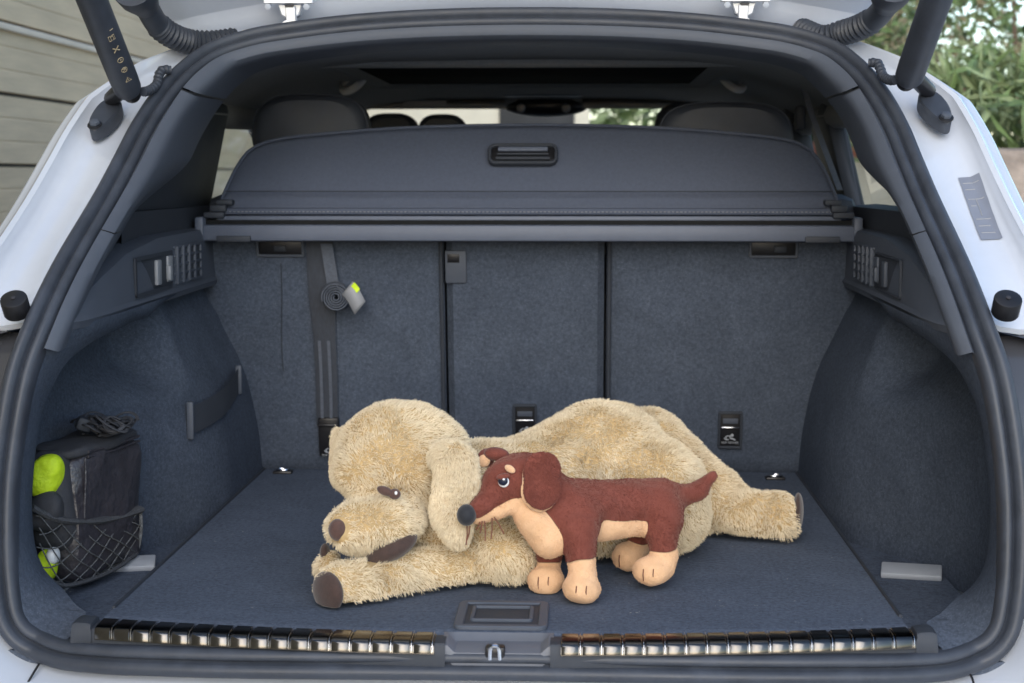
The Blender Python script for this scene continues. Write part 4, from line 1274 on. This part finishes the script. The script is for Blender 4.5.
def fur_obj(name, pts, rr, m, parent):
    hc = bpy.data.hair_curves.new(name)
    n, k = pts.shape[:2]
    hc.add_curves([k] * n)
    org = ORG[parent.name]
    hc.attributes['position'].data.foreach_set('vector', (pts - org).astype(np.float32).ravel())
    ra = hc.attributes.get('radius') or hc.attributes.new('radius', 'FLOAT', 'POINT')
    ra.data.foreach_set('value', rr.astype(np.float32).ravel())
    hc.materials.append(m)
    o = bpy.data.objects.new(name, hc)
    link(o)
    o.parent = parent
    ORG[o.name] = org
    tag(o, kind='stuff')
    return o
def fur_mat(name, c0, c1, rough=0.75):
    m = bpy.data.materials.new(name); m.use_nodes = True
    nt = m.node_tree
    b = nt.nodes['Principled BSDF']
    hi_ = nd(nt, 'ShaderNodeHairInfo')
    mx = nd(nt, 'ShaderNodeMix', data_type='RGBA')
    mx.inputs['A'].default_value = (*c0, 1); mx.inputs['B'].default_value = (*c1, 1)
    nt.links.new(hi_.outputs['Random'], mx.inputs['Factor'])
    tc = nd(nt, 'ShaderNodeTexCoord')
    nz = nd(nt, 'ShaderNodeTexNoise', Scale=14.0, Detail=3.0)
    nt.links.new(tc.outputs['Object'], nz.inputs['Vector'])
    hs = nd(nt, 'ShaderNodeHueSaturation')
    mr_ = nd(nt, 'ShaderNodeMapRange')
    mr_.inputs[3].default_value = 0.86; mr_.inputs[4].default_value = 1.08
    nt.links.new(nz.outputs['Fac'], mr_.inputs[0])
    nt.links.new(mr_.outputs[0], hs.inputs['Value'])
    nt.links.new(mx.outputs['Result'], hs.inputs['Color'])
    nt.links.new(hs.outputs[0], b.inputs['Base Color'])
    b.inputs['Roughness'].default_value = rough
    b.inputs['Specular IOR Level'].default_value = 0.15
    MATS[name] = m
    return m
FUR = fur_mat('fur_gold', (0.71, 0.58, 0.39), (0.93, 0.83, 0.63))
PILE_B = fur_mat('pile_brown', (0.160, 0.047, 0.035), (0.215, 0.070, 0.054))
PILE_T = fur_mat('pile_tan', (0.64, 0.39, 0.22), (0.82, 0.56, 0.36))

DY = -0.035
# ------------------------------------------------------------------ large golden plush dog, lying down
big = empty('plush_dog', at(520, 580, 0.25) * np.array((1, 1, 0)), 'large shaggy golden plush dog lying on the boot floor with its head on its paw', 'plush toy', 'plush dogs in the boot')
headP = [
    E_(402, 454, .235, 64, 52, .088), E_(372, 468, .200, 36, 34, .055), E_(428, 500, .235, 38, 42, .065),
    E_(374, 523, .150, 42, 29, .064), E_(390, 566, .126, 25, 10, .036), E_(346, 528, .113, 18, 21, .036), E_(398, 517, .150, 27, 26, .046),
    E_(397, 576, .138, 25, 9, .036),
]
bodyP = [
    C_((440, 492, .29), .075, (510, 500, .36), .088), C_((520, 502, .36), .082, (602, 474, .44), .110),
    E_(655, 500, .385, 54, 60, .085), E_(600, 520, .37, 60, 40, .06),
    E_(503, 552, .195, 34, 31, .055), E_(440, 566, .185, 40, 22, .05), E_(470, 535, .23, 40, 36, .06),
]
PAWC = at(349, 585, .082)
armP = [C_((428, 573, .160), .030, (360, 583, .095), .030), ('e', PAWC, (0.041, 0.034, 0.0310), rotm(z=45)), E_(330, 566, .17, 10, 14, .03)]
legP = [C_((650, 452, .535), .066, (728, 508, .52), .034), E_(700, 500, .535, 38, 34, .05), E_(758, 514, .488, 36, 22, .040), E_(780, 515, .488, 15, 23, .040)]
allP = headP + bodyP + armP + legP
lo_, hi_b = bounds(allP)
mouth_c = at(386, 554, .086)
def bigf(P):
    d = smin(field(bodyP, P, 0.026), field(headP, P, 0.013), 0.012)
    # brow crease over the eye and the fold beside the muzzle
    cr_ = np.minimum(sd_cap(P, at(348, 494, .125), at(394, 484, .130), 0.004, 0.006), sd_cap(P, at(394, 486, .130), at(414, 512, .130), 0.006, 0.005))
    d = np.maximum(d, 0) + np.minimum(d, 0) + 0.009 * np.exp(-np.maximum(cr_, 0) / 0.005)
    d = np.maximum(d, -sd_ell(P, mouth_c, (0.035, 0.034, 0.0125), rotm(y=-27, z=10)))
    d = smin(d, field(armP, P, 0.015), 0.007)
    d = smin(d, field(legP, P, 0.02), 0.008)
    # creases: neck fold, brow, cheek fold towards the ear, thigh seam
    d = d + wob(P, 0.0028, 46, 0.6) + wob(P, 0.0014, 110, 2.0)
    return np.maximum(d, FLOOR + 0.002 - P[..., 2])
VB, FB = surface(bigf, lo_, hi_b, 0.0055)
bd = O('body', VB, FB, 'fur_skin', big)
def tilt(a_): return rotm(y=-a_)
earN = [E_(454, 490, .125, 22, 48, .010, tilt(-6)), E_(453, 460, .140, 24, 18, .014), E_(459, 522, .120, 15, 23, .010, tilt(-6))]
VE, FE = body_mesh(earN, 0.015, 0.0045, 0.0015, 60, 1.0)
ear1 = O('ear', VE, FE, 'fur_skin', big)
earF = [E_(343, 447, .25, 8, 20, .022, tilt(12)), E_(338, 466, .25, 6, 20, .020)]
VF, FF = body_mesh(earF, 0.015, 0.0045, 0.001, 60, 2.0)
ear2 = O('ear', VF, FF, 'fur_skin', big)
# dark pieces
noseC = at(338, 530, .088)
sole_c = at(798, 512, .490)
pad_c = PAWC + np.array((-0.0245, -0.0245, -0.003))
def hide(P):
    m = np.linalg.norm(P - noseC, axis=1) < 0.0165
    q = (P - mouth_c) @ rotm(y=-27, z=10)
    m |= ((q[:, 0] / 0.0325) ** 2 + (q[:, 2] / 0.0108) ** 2 + (q[:, 1] / 0.05) ** 2) < 1
    q = P - sole_c
    m |= ((q[:, 0] / 0.010) ** 2 + (q[:, 2] / 0.026) ** 2 + (q[:, 1] / 0.040) ** 2) < 1
    q = (P - pad_c) @ rotm(z=-45)
    m |= ((q[:, 0] / 0.0235) ** 2 + (q[:, 2] / 0.0220) ** 2 + (q[:, 1] / 0.026) ** 2) < 1
    q = P - at(391, 492, .135)
    m |= ((q[:, 0] / 0.013) ** 2 + (q[:, 2] / 0.007) ** 2 + (q[:, 1] / 0.03) ** 2) < 1
    return m
headC = at(402, 470, .235)
def comb_body(P, N):
    c = np.zeros_like(P)
    c[:, 2] = -0.55
    c[:, 0] = 0.30
    hd_ = np.exp(-((P - headC) ** 2).sum(1) / 0.02)
    away = P - noseC
    away /= np.linalg.norm(away, axis=1)[:, None] + 1e-9
    c = c * (1 - hd_[:, None] * 0.7) + away * (hd_ * 0.9)[:, None]
    return c
pts, rr = strands(VB, FB, 130000, 0.0085, comb_body, 4, hide)
fur_obj('fur', pts, rr, FUR, bd)
dn = lambda P, N: np.tile(np.array((0.05, -0.1, -1.0)), (len(P), 1))
pts, rr = strands(VE, FE, 17000, 0.0085, dn, 5)
fur_obj('fur', pts, rr, FUR, ear1)
pts, rr = strands(VF, FF, 6000, 0.0085, dn, 6)
fur_obj('fur', pts, rr, FUR, ear2)
O('nose', *ellip(noseC, (0.0135, 0.0105, 0.0150), rotm(z=-20)), 'nose_brown', big)
V, F = ellip(mouth_c + np.array((0.003, 0.037, 0.0)), (0.0385, 0.030, 0.0165), rotm(y=-27, z=10), 14, 30)
O('mouth', V, F, 'pad_brown', big)
V, F = ellip(pad_c, (0.0300, 0.0120, 0.0270), rotm(z=-45), 14, 28)
V[:, 2] = np.maximum(V[:, 2], 0.004)
O('paw_pad', V, F, 'pad_brown', big)
eye = O('eye', *merge(ellip(at(385, 491, .116), (0.0115, 0.006, 0.0062), tilt(-22)), ellip(at(394.5, 494, .118), (0.0085, 0.0065, 0.0074))), 'nose_brown', big)
O('catch_light', *ellip(at(396, 493, .1115), (0.0020, 0.0008, 0.0026)), 'label_white', eye)
V, F = ellip(at(325, 552, .165), (0.007, 0.014, 0.012)); O('paw_pad', V, F, 'pad_brown', big)
V, F = ellip(sole_c, (0.0085, 0.036, 0.0300), rotm(z=-10)); O('sole', V, F, 'pad_brown', big)
# hind foot's open end
DY = -0.026
# ------------------------------------------------------------------ small brown plush dachshund, standing
dx = empty('plush_dog', at(610, 590, 0.16) * np.array((1, 1, 0)), 'small reddish brown plush dachshund with tan paws standing before the golden dog', 'plush toy', 'plush dogs in the boot')
brown = [
    E_(521, 478, .125, 31, 26, .034), C_((507, 487, .118), .0235, (477, 508, .098), .0120), E_(500, 482, .118, 18, 17, .024),
    C_((545, 492, .135), .034, (562, 520, .135), .036), C_((566, 506, .142), .0350, (658, 503, .208), .0335),
    E_(659, 511, .200, 23, 31, .033), E_(578, 520, .125, 24, 26, .030),
    C_((578, 532, .112), .026, (580, 556, .102), .0195), C_((661, 526, .186), .0265, (664, 545, .180), .0195),
    C_((676, 496, .222), .0185, (698, 491, .235), .0110), C_((698, 491, .235), .0110, (713, 475, .245), .0062),
    C_((553, 530, .155), .022, (549, 556, .155), .017), C_((645, 515, .25), .022, (640, 538, .262), .017),
]
tan = [
    C_((530, 514, .114), .0230, (550, 538, .116), .0265), C_((575, 527, .132), .022, (652, 521, .195), .020),
    C_((478, 517, .103), .0100, (522, 502, .108), .0135),
    C_((581, 562, .100), .0190, (584, 582, .094), .0190), E_(582, 589, .086, 19, 15.5, .024),
    C_((665, 551, .180), .0190, (660, 568, .172), .0185), E_(652, 571, .164, 19, 15, .024),
    C_((549, 562, .155), .0160, (548, 578, .148), .0180), E_(546, 580, .142, 18, 16, .022),
    C_((640, 544, .262), .0160, (634, 556, .256), .0170), E_(629, 557, .250, 17, 15, .021),
]
lo2, hi2 = bounds(brown + tan)
def dxf(P):
    d = smin(field(brown, P, 0.010), field(tan, P, 0.006), 0.004)
    d = d + wob(P, 0.0012, 85, 0.3) + wob(P, 0.0005, 230, 1.0)
    return np.maximum(d, 0.001 - P[..., 2])
VD, FD = surface(dxf, lo2, hi2, 0.0030)
# one body, two cloths: the cloth at a point is the one whose piece lies nearest
m = bpy.data.materials.new('plush_two_cloths'); m.use_nodes = True
nt = m.node_tree
b = nt.nodes['Principled BSDF']
at_ = nd(nt, 'ShaderNodeAttribute', attribute_name='tan')
gt = nd(nt, 'ShaderNodeMath', operation='GREATER_THAN'); gt.inputs[1].default_value = 0.0
nt.links.new(at_.outputs['Fac'], gt.inputs[0])
tc = nd(nt, 'ShaderNodeTexCoord')
nz = nd(nt, 'ShaderNodeTexNoise', Scale=45.0, Detail=5.0)
nt.links.new(tc.outputs['Object'], nz.inputs['Vector'])
def two(c0, c1):
    x = nd(nt, 'ShaderNodeMix', data_type='RGBA'); x.inputs['A'].default_value = (*c0, 1); x.inputs['B'].default_value = (*c1, 1)
    nt.links.new(nz.outputs['Fac'], x.inputs['Factor']); return x.outputs['Result']
mx = nd(nt, 'ShaderNodeMix', data_type='RGBA')
nt.links.new(gt.outputs[0], mx.inputs['Factor'])
nt.links.new(two((0.135, 0.038, 0.027), (0.225, 0.072, 0.055)), mx.inputs['A'])
nt.links.new(two((0.62, 0.37, 0.20), (0.80, 0.53, 0.33)), mx.inputs['B'])
ab = nd(nt, 'ShaderNodeMath', operation='ABSOLUTE'); nt.links.new(at_.outputs['Fac'], ab.inputs[0])
sr = nd(nt, 'ShaderNodeMapRange'); sr.inputs[1].default_value = 0.0002; sr.inputs[2].default_value = 0.0010; sr.inputs[3].default_value = 0.55; sr.inputs[4].default_value = 1.0
nt.links.new(ab.outputs[0], sr.inputs[0])
hv = nd(nt, 'ShaderNodeHueSaturation'); nt.links.new(sr.outputs[0], hv.inputs['Value']); nt.links.new(mx.outputs['Result'], hv.inputs['Color'])
nt.links.new(hv.outputs[0], b.inputs['Base Color'])
b.inputs['Roughness'].default_value = 0.9; b.inputs['Specular IOR Level'].default_value = 0.1
b.inputs['Sheen Weight'].default_value = 0.3; b.inputs['Sheen Tint'].default_value = (1.0, 0.75, 0.62, 1)
nz2 = nd(nt, 'ShaderNodeTexNoise', Scale=420.0, Detail=4.0)
nt.links.new(tc.outputs['Object'], nz2.inputs['Vector'])
bpn = nd(nt, 'ShaderNodeBump', Strength=0.6, Distance=0.0015)
nt.links.new(nz2.outputs['Fac'], bpn.inputs['Height']); nt.links.new(bpn.outputs[0], b.inputs['Normal'])
MATS['plush_two_cloths'] = m
db = O('body', VD, FD, m, dx)
tv = field(brown, VD, 0.006) - field(tan, VD, 0.004) + wob(VD, 0.0006, 150, 0.7)
att = db.data.attributes.new('tan', 'FLOAT', 'POINT')
att.data.foreach_set('value', tv.astype(np.float32)[:len(db.data.vertices)])
# ears
earA = [E_(542, 470, .088, 19, 19, .0055, rotm(z=10)), E_(542, 490, .084, 19, 20, .0055, rotm(z=6))]
VA, FA = body_mesh(earA, 0.010, 0.0022, 0.0006, 90, 0.5)
ea = O('ear', VA, FA, 'plush_brown', dx)
earAi = [E_(541.5, 472, .0925, 18.5, 18.5, .0042, rotm(z=10)), E_(540, 492, .0885, 19.4, 20.4, .0042, rotm(z=6))]
V, F = body_mesh(earAi, 0.010, 0.0022, 0.0006, 90, 0.5)
O('ear_lining', V, F, 'plush_tan', ea)
earB = [E_(486, 458, .160, 9, 10, .008, tilt(-25)), E_(497, 454, .150, 13, 7, .010, tilt(-8))]
V, F = body_mesh(earB, 0.006, 0.0022, 0.0003, 90)
eb = O('ear', V, F, 'plush_brown', dx)
O('ear_lining', *ellip(at(484, 461, .151), (0.0085, 0.003, 0.0090), tilt(-25)), 'plush_tan', eb)
O('nose', *ellip(at(466.5, 515, .088), (0.0130, 0.0125, 0.0145)), 'nose_black', dx)
ec = at(503.5, 481, .0885)
ey_ = O('eye', *ellip(ec + (0, 0.0018, -0.0012), (0.0078, 0.0036, 0.0078), rotm(z=-14)), 'eye_white', dx)
O('iris', *ellip(ec + (-0.0008, -0.0008, 0.0006), (0.0068, 0.0038, 0.0066), rotm(z=-14)), 'eye_dark', ey_)
O('catch_light', *ellip(ec + (0.0005, -0.0048, 0.0034), (0.0016, 0.0008, 0.0016)), 'eye_white', ey_)
O('eyelid', *ellip(ec + (-0.0006, -0.0008, 0.0062), (0.0090, 0.0052, 0.0042), tilt(14)), 'plush_brown', dx)
O('eyebrow', *ellip(at(510, 469, .0915), (0.0078, 0.0030, 0.0048), tilt(-32)), 'plush_tan', dx)
# whiskers and stitched toes
for x0, y0, x1, y1, Y in ((482, 521, 480, 533, .086), (484.5, 521, 485, 541, .084), (492, 518, 491, 539, .083), (494, 517, 504, 534, .082), (480, 522, 476, 530, .090), (470, 526, 467, 540, .088), (467, 526, 466, 545, .088)):
    O('whisker', *tube([at(x0, y0, Y + 0.004), at((x0 + x1) / 2 + 0.6, (y0 + y1) / 2, Y), at(x1, y1, Y - 0.002)], 0.00095, 5), 'thread', dx)
for px_, py_, Y in ((582, 589, .061), (649, 572, .139), (544, 580, .119), (625, 558, .228)):
    for dxp in (-5.5, 4.5):
        O('toe_stitch', *tube([at(px_ + dxp, py_ - 3, Y + 0.0035), at(px_ + dxp - 0.5, py_ + 3, Y + 0.0015), at(px_ + dxp, py_ + 9, Y + 0.006)], 0.0008, 5), 'thread', dx)
# short pile so the cloth has a soft edge
def pile(V, F, n, m_, par, seed, sel=None, L=0.0024):
    pts, rr = strands(V, F, n, L, lambda P, N: np.tile(np.array((0.6, 0, -0.7)), (len(P), 1)), seed, sel, 0.00028, 0.25, 3, 0.45)
    fur_obj('pile', pts, rr, m_, par)
pile(VD, FD, 36000, PILE_B, db, 31, lambda P: (field(brown, P, 0.006) - field(tan, P, 0.004)) > -0.0004)
pile(VD, FD, 30000, PILE_T, db, 32, lambda P: (field(brown, P, 0.006) - field(tan, P, 0.004)) < 0.0004, 0.0016)
pile(VA, FA, 6000, PILE_B, ea, 33)

DY = 0.0
# ================================================================== BAG, NET AND VEST IN THE LEFT POCKET
bag = empty('emergency_bag', (-0.60, 0.28, -0.03), 'black nylon bag tucked into the netted pocket on the left', 'bag')
def soft_box(c, s, k=5.0, amp=0.003, f=50, ph=0.0, n=28, rot=None):
    rows = []
    for i in range(n + 1):
        ph_ = -math.pi / 2 + math.pi * i / n
        r = []
        for t in np.linspace(0, 2 * math.pi, 44, endpoint=False):
            d = np.array((math.cos(ph_) * math.cos(t), math.cos(ph_) * math.sin(t), math.sin(ph_)))
            q = d / ((np.abs(d) ** k).sum()) ** (1 / k)
            r.append(q * np.array(s) / 2)
        rows.append(r)
    V, F = grid(rows, False, True)
    V = V * (1 + 0.0 * V)
    V += amp * np.sin(V[:, [1, 2, 0]] * f + ph) * np.cos(V[:, [2, 0, 1]] * f * 0.7 + ph)
    if rot is not None: V = V @ np.array(rot).T
    return V + np.array(c), F
RB = rotm(z=-12)
O('bag_body', *soft_box((-0.641, 0.330, 0.072), (0.090, 0.210, 0.195), 7.0, 0.0045, 45, 0.4, 30, RB), 'bag_nylon', bag)
O('bag_lid', *soft_box((-0.639, 0.330, 0.168), (0.088, 0.212, 0.020), 4.0, 0.003, 60, 1.0, 20, RB), 'bag_cloth', bag)
sc_p = at(72, 497, 0.235)
O('side_pocket', *soft_box(sc_p + (-0.028, 0, -0.005), (0.072, 0.075, 0.150), 3.0, 0.004, 50, 2.0, 26), 'bag_cloth', bag)
for y0, y1 in ((446, 436), (451, 441)):
    O('lid_piping', *tube([at(88, y0 + 6, 0.25), at(112, y0, 0.32), at(139, y1, 0.40)], 0.0022, 6), 'bag_nylon', bag)
O('side_seam', *tube([at(85 + 0.6 * math.sin(k_), 458 + k_ * 12, 0.235) for k_ in range(6)], 0.0018, 6), 'bag_nylon', bag)
O('zip_tag', *box(at(133, 462, 0.392), (0.004, 0.012, 0.024), 0.001), 'label_white', bag)
g = np.random.default_rng(3)
for i in range(34):
    c = at(g.uniform(84, 124), g.uniform(427, 436), g.uniform(.28, .36))
    r = g.uniform(0.008, 0.022)
    th0 = g.uniform(0, 6.3); tl = g.uniform(-0.8, 0.8)
    P = []
    for t in np.linspace(0, 1.5 * math.pi, 14):
        P.append(c + np.array((r * math.cos(t + th0), 1.1 * r * math.sin(t + th0), 0.010 + r * 0.55 * math.sin(t * 1.2 + tl))))
    O('strap_loop', *tube(np.array(P), 0.0028, 6, True, 0.5), 'bag_cloth', bag)
O('strap_buckle', *box(at(84, 424, 0.30), (0.022, 0.026, 0.020), 0.005, rotm(z=20, y=20)), 'trim_dark', bag)
O('snap_hook', *cyl(at(128, 421, 0.38), at(128, 421, 0.38) + np.array((0.004, -0.005, 0)), 0.008, 16), 'trim_dark', bag)

vest = empty('hi_vis_vest', (-0.60, 0.16, 0.0), 'rolled fluorescent yellow safety vest poking from the net pocket', 'vest')
O('rolled_top', *soft_box(at(46, 476, 0.200), (0.044, 0.040, 0.064), 2.6, 0.003, 90, 0.0, 26, rotm(x=8, y=14)), 'hi_vis', vest)
O('rolled_foot', *soft_box(at(45, 566, 0.190), (0.032, 0.040, 0.044), 2.6, 0.003, 90, 1.0, 22, rotm(y=20)), 'hi_vis', vest)
O('reflective_band', *soft_box(at(53, 556, 0.186), (0.016, 0.030, 0.024), 2.6, 0.001, 90, 1.0, 18), 'reflective', vest)
O('vest_cover', *soft_box(at(45, 512, 0.195), (0.050, 0.056, 0.062), 2.6, 0.005, 80, 1.0, 24, rotm(y=28)), 'bag_cloth', vest)

# net pocket (part of the car)
def net_pt(u, v):
    """u 0..1 from the tail end towards the seats, v 0 bottom .. 1 band"""
    u = float(np.clip(u, 0, 1))
    T_ = np.array([np.interp(u, NU, NTOP[:, c]) for c in range(3)])
    B_ = np.array([np.interp(u, NU, NBOT[:, c]) for c in range(3)])
    return B_ * (1 - v) + T_ * v + np.array((0.004 * math.sin(v * math.pi), -0.002 * math.sin(v * math.pi), 0))
NU = np.linspace(0, 1, 30)
NTOP = cat([at(31, 507, 0.155), at(45, 515, 0.17), at(62, 520, 0.195), at(90, 521, 0.26), at(115, 517, 0.33), at(140, 509, 0.40)], 30)
NBOT = cat([at(36, 562, 0.150), at(48, 578, 0.165), at(64, 586, 0.19), at(95, 578, 0.26), at(118, 567, 0.33), at(137, 552, 0.40)], 30)
nb = O('net_pocket_band', *tube([net_pt(u, 1.0) for u in np.linspace(0, 1.0, 24)], 0.0090, 8, True, 0.6), 'net_band', car)
parts = []
for k in range(-4, 9):
    for sg in (1, -1):
        P = []
        for t in np.linspace(0, 1, 16):
            u = (k + 0.0) / 6.5 + (t if sg > 0 else -t) * 0.55 + (0.0 if sg > 0 else 0.10)
            if 0 <= u <= 1.0:
                q = net_pt(u, 1 - t)
                P.append(q + np.array((0.0008 * sg, 0, 0.002 * math.sin(t * 9 + k))))
        if len(P) > 2: parts.append(tube(np.array(P), 0.0010, 6))
tag(O('net_cords', *merge(*parts), 'net_cord', nb), kind='stuff')
O('net_hem', *tube([net_pt(u, 0.0) for u in np.linspace(0, 1, 18)], 0.0035, 6), 'net_band', nb)
O('net_side', *tube([net_pt(1.0, v) + np.array((0, 0.002, 0)) for v in np.linspace(0, 1, 10)], 0.003, 6), 'net_cord', nb)
